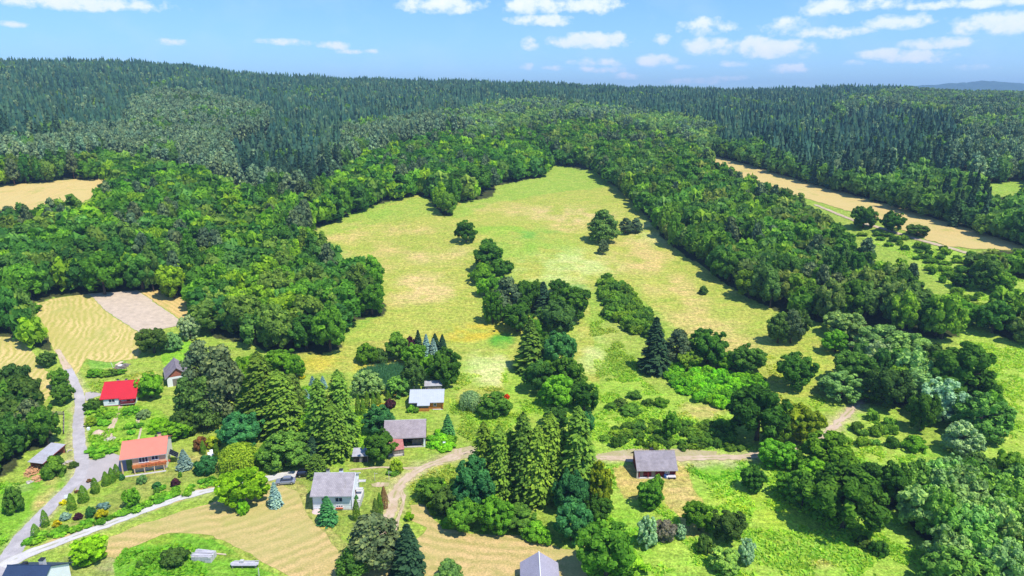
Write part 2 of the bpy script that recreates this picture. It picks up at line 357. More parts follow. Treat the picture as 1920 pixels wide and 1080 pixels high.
paint([(300,640),(365,640),(365,700),(310,690)], (.21,.42,.025), .9)
paint([(165,690),(300,690),(330,740),(250,760),(170,730)], (.30,.37,.06), .8)
paint([(160,678),(235,662),(240,685),(170,692)], (.20,.36,.05), .9)
blob(275,715,25,14,TAN,.9); blob(240,700,30,6,TAN,.6)
paint([(-80,905),(60,905),(140,880),(145,900),(100,935),(0,1050),(-80,1100)], (.19,.37,.025), .95)
blob(85,925,12,40,TAN,.9,35); blob(20,950,20,20,(.2,.36,.05),.6); blob(120,850,30,40,(.36,.32,.14),.8); blob(95,800,30,30,(.36,.36,.12),.7); blob(40,915,25,8,(.5,.4,.26),.6)
paint([(100,700),(140,690),(135,790),(120,840),(105,820)], (.26,.38,.05), .8)
paint([(60,1070),(150,1030),(230,1020),(230,1100),(60,1100)], (.27,.31,.07), .9); blob(215,1060,30,20,(.45,.38,.2),.8)
paint([(215,1050),(240,1018),(330,1000),(400,1010),(440,1040),(520,1080),(215,1085)], (.16,.34,.025), .95); blob(300,1010,40,10,(.24,.36,.03),.8); blob(440,1040,50,10,(.30,.34,.05),.7)
paint([(1150,880),(1190,870),(1290,870),(1330,1000),(1290,1010),(1250,940),(1170,935)], (.48,.36,.10), .85)
paint([(1285,870),(1400,850),(1440,895),(1330,905)], (.2,.40,.03), .8); blob(1340,872,40,8,(.42,.42,.18),.8); blob(1345,1030,30,10,(.5,.37,.14),.9); blob(1190,915,30,14,TAN,.8)
blob(1640,830,60,40,(.36,.42,.06),.5); blob(1430,1030,120,20,(.30,.41,.06),.5); blob(1540,1060,30,8,TAN,.6); blob(1270,910,30,50,(.52,.40,.14),.7); blob(1180,925,26,14,(.34,.39,.07),.8); blob(1215,890,30,8,(.36,.38,.08),.6)
blob(1430,960,120,40,(.36,.47,.035),.7); blob(1180,1000,40,60,(.22,.42,.03),.7)
blob(735,740,18,6,(.6,.36,.04),1); blob(715,800,20,12,(.3,.4,.05),.6)
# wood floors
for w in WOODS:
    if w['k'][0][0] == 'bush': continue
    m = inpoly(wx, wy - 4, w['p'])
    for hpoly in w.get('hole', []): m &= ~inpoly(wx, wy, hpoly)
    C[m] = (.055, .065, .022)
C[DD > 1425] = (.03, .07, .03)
for p, c in ([(895,262),(922,248),(930,258),(905,270)], STRAW), ([(925,246),(975,235),(975,243),(935,252)], YG), ([(460,470),(480,462),(490,480),(470,500)], LUSH), ([(1835,350),(1880,340),(1990,338),(1990,354),(1870,360)], YG), ([(1440,330),(1480,345),(1500,372),(1460,352)], YG):
    m = inpoly(wx, wy, p); C[m] = c
LINES = {'road': [(-15,1092),(8,1058),(48,1000),(100,945),(140,905),(153,882),(153,860),(149,830),(147,790),(150,755),(146,732),(137,712),(128,692)],
 'lane': [(5,1064),(40,1044),(100,1021),(200,984),(300,947),(370,925),(440,911),(520,894),(560,889),(588,888)],
 'track': [(716,1004),(726,975),(735,948),(744,918),(762,897),(795,876),(835,861),(885,847),(960,842),(1040,848),(1115,857),(1190,860),(1290,859),(1370,857),(1430,853),(1490,846),(1540,822),(1580,785),(1622,742)]}
near = np.argwhere((DD > 90) & (DD < 275) & (np.abs(AZ) < .76)); nx_, ny_ = gx[near[:, 0], near[:, 1]], gy[near[:, 0], near[:, 1]]
def verge(pts, half, fade, c, s):
    L = []
    for (x0, y0), (x1, y1) in zip(pts[:-1], pts[1:]):
        n = max(2, int(math.hypot(x1 - x0, y1 - y0) / 5)); L += [(x0 + (x1 - x0) * k / n, y0 + (y1 - y0) * k / n) for k in range(n)]
    L = G([p[0] for p in L], [p[1] for p in L])[:, :2]; dm = np.full(len(nx_), 1e9)
    for a, b in zip(L[:-1], L[1:]):
        ab = b - a; t = np.clip(((nx_ - a[0]) * ab[0] + (ny_ - a[1]) * ab[1]) / (ab @ ab + 1e-9), 0, 1)
        dm = np.minimum(dm, np.hypot(nx_ - a[0] - t * ab[0], ny_ - a[1] - t * ab[1]))
    m = np.clip(1 - (dm - half) / (fade * (.3 + 1.4 * vnoise(nx_ / 3, ny_ / 3, 61))), 0, 1) * s
    C[near[:, 0], near[:, 1]] = C[near[:, 0], near[:, 1]] * (1 - m[:, None]) + np.array(c) * m[:, None]
verge(LINES['road'], 1.2, 1.6, (.47, .41, .20), .8); verge(LINES['lane'], 1.1, 1.4, (.44, .42, .15), .75); verge(LINES['track'], 1.0, 2.6, (.50, .42, .20), .8)
nr, nc = gx.shape
idx = np.arange(nr * nc).reshape(nr, nc)
quads = np.stack([idx[:-1, :-1], idx[:-1, 1:], idx[1:, 1:], idx[1:, :-1]], -1).reshape(-1, 4)[:, ::-1]

def grassmat():
    t = NT('meadow grass'); p = t.pos()
    col = t.new('Attribute', attribute_name='col').outputs['Color']
    a = t.noise(p, .16, 4, .65); b = t.noise(p, .9, 3, .7); c = t.noise(p, 3.2, 2, .6)
    st = t.new('Mapping'); t.set(st.inputs[0], p); st.inputs['Scale'].default_value = (.25, 1.1, .3); st.inputs['Rotation'].default_value = (0, 0, .5)
    e = t.noise(st.outputs[0], .55, 5, .75)
    dry = t.mix(1, col, (1.28, 1.10, 1.35), 'MULTIPLY'); wet = t.mix(1, col, (.70, .92, .6), 'MULTIPLY')
    k = t.rng(t.math('ADD', t.math('MULTIPLY', a, .4), t.math('MULTIPLY', e, .6)), .38, .62, 0, 1)
    cc = t.mix(k, wet, dry)
    cc = t.mix(t.rng(a, .35, .65, .3, 0), cc, col)
    f = t.rng(b, .28, .72, .56, 1.42); cc = t.mix(1, cc, f, 'MULTIPLY')
    f2 = t.rng(c, .3, .7, .62, 1.38); cc = t.mix(1, cc, f2, 'MULTIPLY')
    h = t.math('ADD', t.math('MULTIPLY', b, .7), t.math('MULTIPLY', c, .3))
    return t.surf(cc, .95, 0, .1, t.bump(h, .55, .5))
M['grass'] = grassmat()
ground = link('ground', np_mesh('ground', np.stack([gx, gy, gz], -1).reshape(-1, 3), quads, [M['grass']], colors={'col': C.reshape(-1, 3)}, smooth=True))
tag(ground, kind='structure')

# ---------------------------------------------------------------- fields, yards and roads as sheets just above it
def sheet(name, poly, mat, dz=.05, s=2.0, ang=0, jit=.35, bend=0, step=3.0):
    P = np.array(poly, float); pts = []
    for i in range(len(P)):
        a, b = P[i], P[(i + 1) % len(P)]; n = max(1, int(np.hypot(*(b - a)) / step))
        pts += [a + (b - a) * k / n for k in range(n)]
    pts = np.array(pts); W = G(pts[:, 0], pts[:, 1])[:, :2]
    W += (np.stack([vnoise(W[:, 0] / 1.7, W[:, 1] / 1.7, 31), vnoise(W[:, 0] / 1.7, W[:, 1] / 1.7, 32)], -1) - .5) * 2 * jit
    x0, y0 = W.min(0); x1, y1 = W.max(0)
    X, Y = np.meshgrid(np.arange(x0, x1, s), np.arange(y0, y1, s))
    X = (X + (rng.random(X.shape) - .5) * s * .3).ravel(); Y = (Y + (rng.random(Y.shape) - .5) * s * .3).ravel()
    m = inpoly(X, Y, [tuple(w) for w in W]); I = np.stack([X[m], Y[m]], -1)
    n = len(W)
    r = delaunay_2d_cdt([Vector(p) for p in np.r_[W, I].tolist()], [(i, (i + 1) % n) for i in range(n)], [], 1, 1e-4)
    V = np.array([(v.x, v.y) for v in r[0]]); T = np.array([f for f in r[2] if len(f) == 3])
    V3 = np.c_[V, zof(V[:, 0], V[:, 1]) + dz]
    a_, b_, c_ = V3[T[:, 0]], V3[T[:, 1]], V3[T[:, 2]]
    fl = np.cross(b_ - a_, c_ - a_)[:, 2] < 0; T[fl] = T[fl][:, ::-1]
    me = np_mesh(name, V3, T, [mat], smooth=True)
    cx, cy = V.mean(0); ca, sa = math.cos(R(ang)), math.sin(R(ang))
    u = (V[:, 0] - cx) * ca + (V[:, 1] - cy) * sa; v = -(V[:, 0] - cx) * sa + (V[:, 1] - cy) * ca
    u = u + bend * v * v
    me.attributes.new('row', 'FLOAT_VECTOR', 'POINT').data.foreach_set('vector', np.c_[u, v, u * 0].astype(np.float32).ravel())
    return tag(link(name, me), kind='structure')
def smooth_line(pts, step=1.0):
    P = G([p[0] for p in pts], [p[1] for p in pts])[:, :2]
    Q = np.r_[[2 * P[0] - P[1]], P, [2 * P[-1] - P[-2]]]; out = []
    for i in range(1, len(Q) - 2):
        p0, p1, p2, p3 = Q[i - 1:i + 3]; n = max(2, int(np.hypot(*(p2 - p1)) / step))
        for k in range(n):
            t = k / n
            out.append(.5 * (2 * p1 + (p2 - p0) * t + (2 * p0 - 5 * p1 + 4 * p2 - p3) * t * t + (3 * p1 - p0 - 3 * p2 + p3) * t ** 3))
    return np.array(out + [Q[-2]])
def ribbon(name, pts, width, mat, dz=.06, jit=.12, step=.8, tuft=True):
    L = smooth_line(pts, step); T = np.gradient(L, axis=0); T /= np.linalg.norm(T, axis=1)[:, None] + 1e-9
    N = np.stack([-T[:, 1], T[:, 0]], -1); s = np.r_[0, np.cumsum(np.hypot(*np.diff(L, axis=0).T))]
    w = np.interp(np.linspace(0, 1, len(L)), np.linspace(0, 1, len(width)), width) if isinstance(width, (list, tuple)) else np.full(len(L), width)
    cols = np.array([-1, -.5, -.15, .15, .5, 1.0]); V = []; A = []
    for c in cols:
        e = jit * abs(c) * (fbm(s / 1.3, s * 0 + c * 7, 5) - .5) * 2
        q = L + N * ((c * w / 2 + math.copysign(1, c) * e))[:, None]
        V.append(np.c_[q, zof(q[:, 0], q[:, 1]) + dz]); A.append(np.c_[np.full(len(L), c), s, s * 0])
    k = len(cols); V = np.stack(V, 1).reshape(-1, 3); A = np.stack(A, 1).reshape(-1, 3)
    i = np.arange(len(L) * k).reshape(-1, k)
    q = np.stack([i[:-1, :-1], i[1:, :-1], i[1:, 1:], i[:-1, 1:]], -1).reshape(-1, 4)[:, ::-1]
    me = np_mesh(name, V, q, [mat], smooth=True)
    me.attributes.new('row', 'FLOAT_VECTOR', 'POINT').data.foreach_set('vector', A.astype(np.float32).ravel())
    return tag(link(name, me), kind='structure')

def haymat(name, straw, green, period, contrast=.8, wob=1.5, dirt=None):
    t = NT(name); p = t.pos(); row = t.new('Attribute', attribute_name='row').outputs['Vector']
    u = t.new('SeparateXYZ'); t.set(u.inputs[0], row)
    big = t.noise(p, .05, 3, .6); mid = t.noise(p, .5, 3, .7); fine = t.noise(p, 3.0, 3, .7)
    uu = t.math('ADD', u.outputs[0], t.math('MULTIPLY', t.math('SUBTRACT', big, .5), wob * 6))
    uu = t.math('ADD', uu, t.math('MULTIPLY', t.math('SUBTRACT', mid, .5), wob * 1.2))
    uu = t.math('ADD', uu, t.math('MULTIPLY', t.math('SUBTRACT', t.noise(p, .16, 2, .5), .5), wob * 3))
    sn = t.math('SINE', t.math('MULTIPLY', uu, 2 * math.pi / period))
    sn = t.math('MULTIPLY', sn, t.rng(t.noise(p, .13, 3, .6), .32, .6, .12, 1.15))
    f = t.math('ADD', t.math('MULTIPLY', sn, .34 * contrast), t.math('MULTIPLY', t.math('SUBTRACT', fine, .5), .9))
    f = t.math('ADD', f, t.math('MULTIPLY', t.math('SUBTRACT', mid, .5), .8)); f = t.math('ADD', f, .52)
    c = t.mix(t.rng(f, .22, .78, 0, 1), green, straw)
    c = t.mix(1, c, t.rng(fine, .3, .7, .78, 1.2), 'MULTIPLY')
    c = t.mix(t.rng(big, .40, .62, 0, .6), c, dirt or green)
    c = t.mix(t.rng(t.noise(p, .09, 4, .7), .56, .68, 0, .55), c, (.34, .36, .075))
    return t.surf(c, .95, 0, .1, t.bump(t.math('ADD', t.math('MULTIPLY', sn, .3), fine), .5, .22))
def roadmat(name, c, c2, strip=None):
    t = NT(name); p = t.pos(); row = t.new('Attribute', attribute_name='row').outputs['Vector']
    u = t.new('SeparateXYZ'); t.set(u.inputs[0], row)
    a = t.noise(p, .35, 4, .65); b = t.noise(p, 5, 3, .7)
    c = t.mix(t.rng(a, .35, .65, 0, 1), c, c2)
    c = t.mix(1, c, t.rng(b, .3, .7, .86, 1.12), 'MULTIPLY')
    if strip:
        w = t.math('ABSOLUTE', u.outputs[0])
        k = t.math('MULTIPLY', t.rng(w, .06, .3, 1, 0), t.rng(t.noise(p, .22, 3, .7), .46, .6, 0, .85))
        e = t.math('MULTIPLY', t.rng(w, .78, 1, 0, 1), t.rng(b, .35, .6, 0, .8))
        c = t.mix(t.math('MAXIMUM', k, e), c, strip)
    return t.surf(c, .9, 0, .2, t.bump(b, .4, .06))
HAY = (.62, .43, .185)
M['hay_rows'] = haymat('swathed hay', (.68,.50,.21), (.42,.38,.09), 1.9, 1.0, 1.2)
M['hay_fine'] = haymat('fine swathed hay', (.68,.46,.18), (.48,.36,.11), 1.8, .6, .4)
M['hay'] = haymat('dry mown hay', HAY, (.40,.335,.105), 2.7, .85, .9, (.44,.40,.13))
M['crop'] = haymat('pale ripe crop', (.62,.44,.165), (.52,.40,.14), 5, .35, .5, (.57,.45,.17))
M['soil'] = plain('bare soil', (.53,.42,.31), .95, .22, .6, bump=.2)
M['asphalt'] = roadmat('worn asphalt', (.50,.46,.45), (.37,.34,.335))
M['lane'] = roadmat('pale gravel', (.63,.60,.57), (.52,.49,.46), (.34,.33,.17))
M['dirt'] = roadmat('dry dirt', (.60,.46,.33), (.48,.36,.22), (.30,.31,.08))
M['paving'] = roadmat('worn paving', (.46,.41,.39), (.40,.36,.345))

sheet('field', [(62,572),(100,560),(165,551),(205,590),(262,625),(270,655),(258,672),(200,680),(163,672),(143,702),(122,690),(100,655),(82,610)], M['hay_rows'], .05, 2, 22, bend=.004)
sheet('field', [(165,550.5),(258,545),(345,606),(330,612),(264,625),(206,589)], M['soil'], .07, 2)
sheet('field', [(259.5,545),(296,544),(350,560),(384,588),(392,606),(348,606)], M['hay_fine'], .06, 2, 52)
sheet('field', [(-30,632),(28,632),(53,650),(81,689),(103,714),(105,732),(70,766),(45,765),(20,700),(-30,700)], M['hay_rows'], .05, 2, 12, bend=.01)
sheet('field', [(-60,352),(60,344),(130,337),(195,335),(212,339),(186,362),(150,382),(60,395),(-60,392)], M['crop'], .15, 4, jit=1)
sheet('field', [(1290,283),(1345,294),(1400,308),(1470,329),(1560,354),(1700,394),(1800,424),(1920,462),(1905,471),(1780,463),(1700,436),(1650,415),(1575,391),(1510,372),(1440,350),(1370,332)], M['crop'], .15, 4, 30, jit=1)
sheet('field', [(205,1008),(262,985),(330,962),(400,942),(440,930),(470,905),(520,905),(560,925),(575,965),(600,990),(640,1040),(665,1090),(560,1090),(505,1062),(450,1030),(400,1006),(350,998),(300,1003),(240,1030),(218,1050),(195,1040)], M['hay'], .04, 1.5, -62, bend=.01)
sheet('field', [(52,1032),(110,1007),(240,965),(340,928),(420,902),(445,903),(430,912),(350,935),(240,973),(110,1016)], M['hay'], .04, 1.2, 70)
sheet('field', [(768,948),(792,946),(815,972),(840,993),(905,1003),(985,1006),(1050,1028),(1080,1034),(1105,1060),(1095,1100),(600,1100),(690,1040),(780,1015),(800,990),(772,975)], M['hay'], .04, 1.5, 78, bend=-.006)
ribbon('road', [(-15,1092),(8,1058),(48,1000),(100,945),(140,905),(153,882),(153,860),(149,830),(147,790),(150,755),(146,732),(137,712),(128,692)], [4.2,3.2,2.9,2.8,2.6,2.4,2.2], M['asphalt'], .07, .22)
ribbon('path', [(128,693),(118,676),(108,655)], [2.4,1.2], M['dirt'], .055, .3)
ribbon('lane', [(5,1064),(40,1044),(100,1021),(200,984),(300,947),(370,925),(440,911),(520,894),(560,889),(588,888)], [3.6,2.5,2.3,2.3,2.2,2.6,3.0], M['lane'], .085, .4)
sheet('driveway', [(160,862),(178,862),(200,853),(211,850.5),(234,857),(240,884),(224,884),(200,893),(178,908),(158,924),(140,925),(152,890)], M['paving'], .062, 1.2, jit=.1)
sheet('driveway', [(160,737),(176,734),(192,733),(194,741),(176,746),(160,752)], M['paving'], .05, 1.2, jit=.2)
ribbon('path', [(228,757),(222,775),(215,790),(206,806),(203,822)], [.9,1.1,1.6,2.0], M['dirt'], .05, .3)
ribbon('path', [(268,770),(262,782),(258,792),(266,799)], [1.2,.9], M['dirt'], .05, .2)
ribbon('path', [(266,798),(263,811),(259,826)], .5, M['soil'], .05, .05)
ribbon('dirt_track', [(716,1004),(726,975),(735,948),(744,918),(762,897),(795,876),(835,861),(885,847),(960,842),(1040,848),(1115,857),(1190,860),(1290,859),(1370,857),(1430,853),(1490,846),(1540,822),(1580,785),(1622,742)], [2.6,2.4,2.0,2.2,2.4,2.4,2.4,2.2,2.0,2.0], M['dirt'], .06, .9)
ribbon('dirt_track', [(655,881),(720,876),(775,878),(830,868)], [.7,.9,1.2], M['dirt'], .05, .3)
ribbon('dirt_track', [(738,1003),(748,968),(757,935),(752,918)], [.8,.8], M['dirt'], .05, .4)
sheet('yard', [(1120,852),(1180,842),(1210,840),(1290,842),(1345,846),(1340,856),(1290,862),(1190,866),(1120,862)], M['dirt'], .05, 1.5)
sheet('yard', [(815,872),(850,842),(885,836),(900,846),(880,858),(840,866)], M['dirt'], .045, 1.5)
ribbon('path', [(1528,384),(1562,398),(1600,413),(1650,428),(1700,443),(1760,460),(1818,476)], 2.2, M['dirt'], .2, .5, 2)
sheet('yard', [(695,906),(728,904),(726,913),(696,913)], M['dirt'], .05, .8)
# ---------------------------------------------------------------- foliage library (unit models: crown radius 1)
def unit(v): return v / (np.linalg.norm(v, axis=-1, keepdims=True) + 1e-9)
def cards(P, N, size, r, asp=1.0, T=None):
    n = len(P); N = unit(N)
    t = unit(np.cross(N, unit(r.normal(size=(n, 3))))) if T is None else unit(T - N * (T * N).sum(1)[:, None])
    b = np.cross(N, t); s = (np.asarray(size) * r.uniform(.6, 1.35, n))[:, None]
    k = []
    for i, j in ((-1, -1), (1, -1), (1, 1), (-1, 1)):
        a = i * (.75 + .5 * r.random((n, 1))) * (.55 if i * j > 0 else 1); c = j * (.75 + .5 * r.random((n, 1)))
        k.append(P + t * s * a * asp + b * s * c + N * s * r.normal(0, .18, (n, 1)))
    return np.stack(k, 1)
def pack(Q, v):
    n = len(Q); return Q.reshape(-1, 3), np.arange(n * 4).reshape(n, 4), np.repeat(np.clip(v, 0, 1), 4)
def broad(seed, n, cs, nl=52, H=2.4, cb=.06, drop=0.0, top=.0, lump=.30):
    r = np.random.default_rng(seed); D = []
    lim = math.cos(1.75 / math.sqrt(nl))
    for _ in range(9000):
        if len(D) >= nl: break
        d = unit(r.normal(size=3))
        if d[2] < -.8: continue
        if all(np.dot(d, e) < lim for e in D) or r.random() < .02: D.append(d)
    D = np.array(D); nl = len(D); zr = H * (1 - cb) / 2
    ph = r.uniform(0, 6.28, 6); az = np.arctan2(D[:, 1], D[:, 0])
    big = 1 + lump * (.5 * np.sin(az * 2 + ph[0]) * np.cos(D[:, 2] * 2 + ph[1]) + .4 * np.sin(az * 3 + ph[2] + D[:, 2] * 3) + .35 * np.sin(D[:, 2] * 5 + ph[3]))
    lr = r.uniform(.55, 1.1, nl) * 1.55 / math.sqrt(nl); rad = np.minimum(big * r.uniform(.86, 1.08, nl), 1.14)
    lc = D * (rad - lr * .8)[:, None]
    lc[:, :2] *= (1 - top * np.clip(lc[:, 2:], 0, 1))
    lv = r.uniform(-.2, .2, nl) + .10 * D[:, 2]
    li = r.choice(nl, n, p=lr ** 1.8 / (lr ** 1.8).sum())
    d = unit(unit(r.normal(size=(n, 3))) + D[li] * .7 + np.array([0, 0, .2]))
    rr = lr[li] * (1 + .13 * r.normal(size=n))
    P = lc[li] + d * rr[:, None]
    N = unit(d + .38 * r.normal(size=(n, 3)))
    inner = r.random(n) < .10
    P[inner] *= r.uniform(.45, .85, (inner.sum(), 1))
    P[:, 2] -= drop * np.hypot(P[:, 0], P[:, 1]) ** 2
    P = P * np.array([1, 1, zr]) + np.array([0, 0, H * cb + zr])
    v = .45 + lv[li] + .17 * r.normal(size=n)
    size = cs * np.where(inner, 2.2, 1)
    return pack(cards(P, N, size, r), v)
def conifer(seed, nb, per, cs, H=5.0, base=.04, power=.85, droop=.28, airy=0, jag=.22):
    r = np.random.default_rng(seed); P = []; N = []; T = []; v = []; sz = []
    for i in range(nb):
        u = (i + r.random()) / nb; z = base + (1 - base) * (1 - (1 - u) ** 1.35 if airy == 0 else u)
        L = max(.05, (1 - z) ** power) * r.uniform(1 - jag, 1.06); L *= min(1, .55 + 4 * z)
        a = i * 2.39996 + r.normal(0, .3); rv = r.normal(0, .17); dz = r.normal(0, .02)
        for q in range(per):
            f = (q + .6 + .4 * r.random()) / per
            x = L * f; zz = z * H - droop * x * f * H / 5 * 1.4 + dz + .1 * (1 - f)
            aa = a + r.normal(0, .22 * (1 - .3 * f)) ; p = (math.cos(aa) * x, math.sin(aa) * x, max(zz, .02))
            P.append(p); N.append((math.cos(aa) * .55, math.sin(aa) * .55, .85 + r.normal(0, .2))); T.append((math.cos(aa), math.sin(aa), -.35))
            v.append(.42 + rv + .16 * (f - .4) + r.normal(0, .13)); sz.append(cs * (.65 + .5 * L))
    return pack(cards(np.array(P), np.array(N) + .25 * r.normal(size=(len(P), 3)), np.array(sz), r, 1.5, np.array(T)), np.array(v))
def column(seed, n, cs, H=5.0):
    r = np.random.default_rng(seed); z = r.random(n) ** .85; a = r.random(n) * 6.283
    prof = np.sin(np.clip(.12 + z * .88, 0, 1) ** .75 * math.pi) ** .55 * (1 - .25 * z)
    rad = prof * (1 + .1 * np.sin(a * 3 + z * 9) + .07 * r.normal(size=n)) / .85
    P = np.c_[np.cos(a) * rad, np.sin(a) * rad, z * H]; N = np.c_[np.cos(a), np.sin(a), .35 + z * .6] + .35 * r.normal(size=(n, 3))
    return pack(cards(P, N, cs, r, .6), .45 + .22 * r.normal(size=n))
def pine(seed, n, cs, nl=16, H=3.2, cb=.28):
    r = np.random.default_rng(seed); C = []; L = []
    for i in range(nl):
        u = (i + .5) / nl; a = i * 2.4 + r.normal(0, .4); rad = (.25 + .62 * math.sin(math.pi * min(1, .2 + .75 * u)) ** .8) * r.uniform(.55, 1.05) * (1 - .75 * u ** 3)
        C.append((math.cos(a) * rad, math.sin(a) * rad, H * (cb + (1 - cb) * u * .95))); L.append(r.uniform(.26, .42) * (1.05 - .35 * u))
    C = np.array(C); L = np.array(L); li = r.choice(nl, n, p=L / L.sum())
    d = unit(r.normal(size=(n, 3)) + np.array([0, 0, .45])); P = C[li] + d * (L[li] * (1 + .15 * r.normal(size=n)))[:, None] * np.array([1.15, 1.15, .62])
    lv = r.uniform(-.15, .2, nl)
    return pack(cards(P, unit(d + .5 * r.normal(size=(n, 3))), cs, r, 1.2), .45 + lv[li] + .2 * r.normal(size=n))
def weep(seed, n, cs, H=2.0):
    r = np.random.default_rng(seed); a = r.random(n) * 6.283; q = np.sqrt(r.random(n)); k = r.random(n)
    st = np.round(a * 9) / 9; a = a * .35 + st * .65
    rad = np.minimum(1, q * 1.05) * (1 + .12 * np.sin(a * 5)); top = H * (1 - .32 * rad ** 2)
    z = top - k * rad * H * .62
    P = np.c_[np.cos(a) * rad, np.sin(a) * rad, z]; N = np.c_[np.cos(a) * rad, np.sin(a) * rad, .5 * (1 - k)] + .3 * r.normal(size=(n, 3))
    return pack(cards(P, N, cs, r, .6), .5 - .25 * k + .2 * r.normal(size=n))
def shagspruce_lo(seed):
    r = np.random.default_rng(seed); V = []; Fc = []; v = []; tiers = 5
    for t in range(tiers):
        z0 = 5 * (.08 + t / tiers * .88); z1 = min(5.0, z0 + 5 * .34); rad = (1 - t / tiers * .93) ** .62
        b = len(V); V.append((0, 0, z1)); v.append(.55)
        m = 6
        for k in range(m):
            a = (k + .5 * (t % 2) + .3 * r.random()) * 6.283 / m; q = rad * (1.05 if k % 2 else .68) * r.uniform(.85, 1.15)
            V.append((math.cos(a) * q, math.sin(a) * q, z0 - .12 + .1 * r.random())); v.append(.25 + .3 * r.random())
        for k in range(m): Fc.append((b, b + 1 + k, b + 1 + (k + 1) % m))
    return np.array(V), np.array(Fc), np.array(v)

# kind -> (object name, category, unit height, material, hi variants, lo variant generator)
def var(f, seeds): return [f(s) for s in seeds]
LIB = {
 'broad': dict(name='broadleaf_tree', H=2.4, mat='leaf', hi=var(lambda s: broad(s, 6500, .05, 60), (1, 2, 3, 4, 5)), mid=var(lambda s: broad(s, 3000, .075, 40), (6, 7, 8, 9, 10)), lo=var(lambda s: broad(s, 330, .17, 20), (11, 12, 13, 14))),
 'tall': dict(name='broadleaf_tree', H=3.6, mat='leaf', hi=var(lambda s: broad(s, 6500, .055, 66, 3.6, .06, top=.45), (21, 22)), mid=var(lambda s: broad(s, 3000, .08, 44, 3.6, .06, top=.45), (23, 24, 25)), lo=var(lambda s: broad(s, 330, .18, 22, 3.6, .06, top=.4), (26, 27))),
 'willow': dict(name='willow_tree', H=2.1, mat='leafs', hi=var(lambda s: broad(s, 7000, .045, 80, 2.1, .02, drop=.12), (31, 32, 33)), mid=var(lambda s: broad(s, 3000, .07, 56, 2.1, .02, drop=.12), (34, 35)), lo=var(lambda s: broad(s, 300, .18, 26, 2.1, .02), (36, 37))),
 'bush': dict(name='shrub', H=1.35, mat='leaf', hi=var(lambda s: broad(s, 2600, .07, 26, 1.35, -.15), (41, 42, 43)), mid=var(lambda s: broad(s, 1000, .11, 18, 1.35, -.15), (44, 45, 46)), lo=var(lambda s: broad(s, 200, .2, 12, 1.35, -.15), (47, 48))),
 'spruce': dict(name='spruce_tree', H=5.0, mat='needle', hi=var(lambda s: conifer(s, 420, 6, .11, power=.72), (51, 52)), mid=var(lambda s: conifer(s, 200, 5, .15, power=.72), (53, 54, 55)), lo=var(shagspruce_lo, (56, 57, 58, 59))),
 'larch': dict(name='larch_tree', H=5.0, mat='needle', hi=var(lambda s: conifer(s, 820, 8, .06, base=.05, power=.44, droop=.10, airy=1, jag=.62), (61, 62, 63)), mid=var(lambda s: conifer(s, 160, 4, .2, base=.1, power=.5, droop=.05, airy=1, jag=.5), (64,)), lo=var(shagspruce_lo, (66,))),
 'pine': dict(name='pine_tree', H=3.2, mat='needle', hi=var(lambda s: pine(s, 5200, .055, 34, cb=.16), (71, 72, 78)), mid=var(lambda s: pine(s, 1900, .09, 22), (73, 74, 75)), lo=var(lambda s: pine(s, 340, .15, 14), (76, 77))),
 'thuja': dict(name='thuja', H=5.0, mat='needle', hi=var(lambda s: column(s, 1700, .12), (81, 82)), mid=var(lambda s: column(s, 500, .22), (83,)), lo=var(lambda s: column(s, 80, .4), (84,))),
 'weep': dict(name='weeping_tree', H=2.0, mat='leaf', hi=var(lambda s: weep(s, 5000, .05), (91,)), mid=var(lambda s: weep(s, 1200, .1), (92,)), lo=var(lambda s: weep(s, 120, .3), (93,))),
}
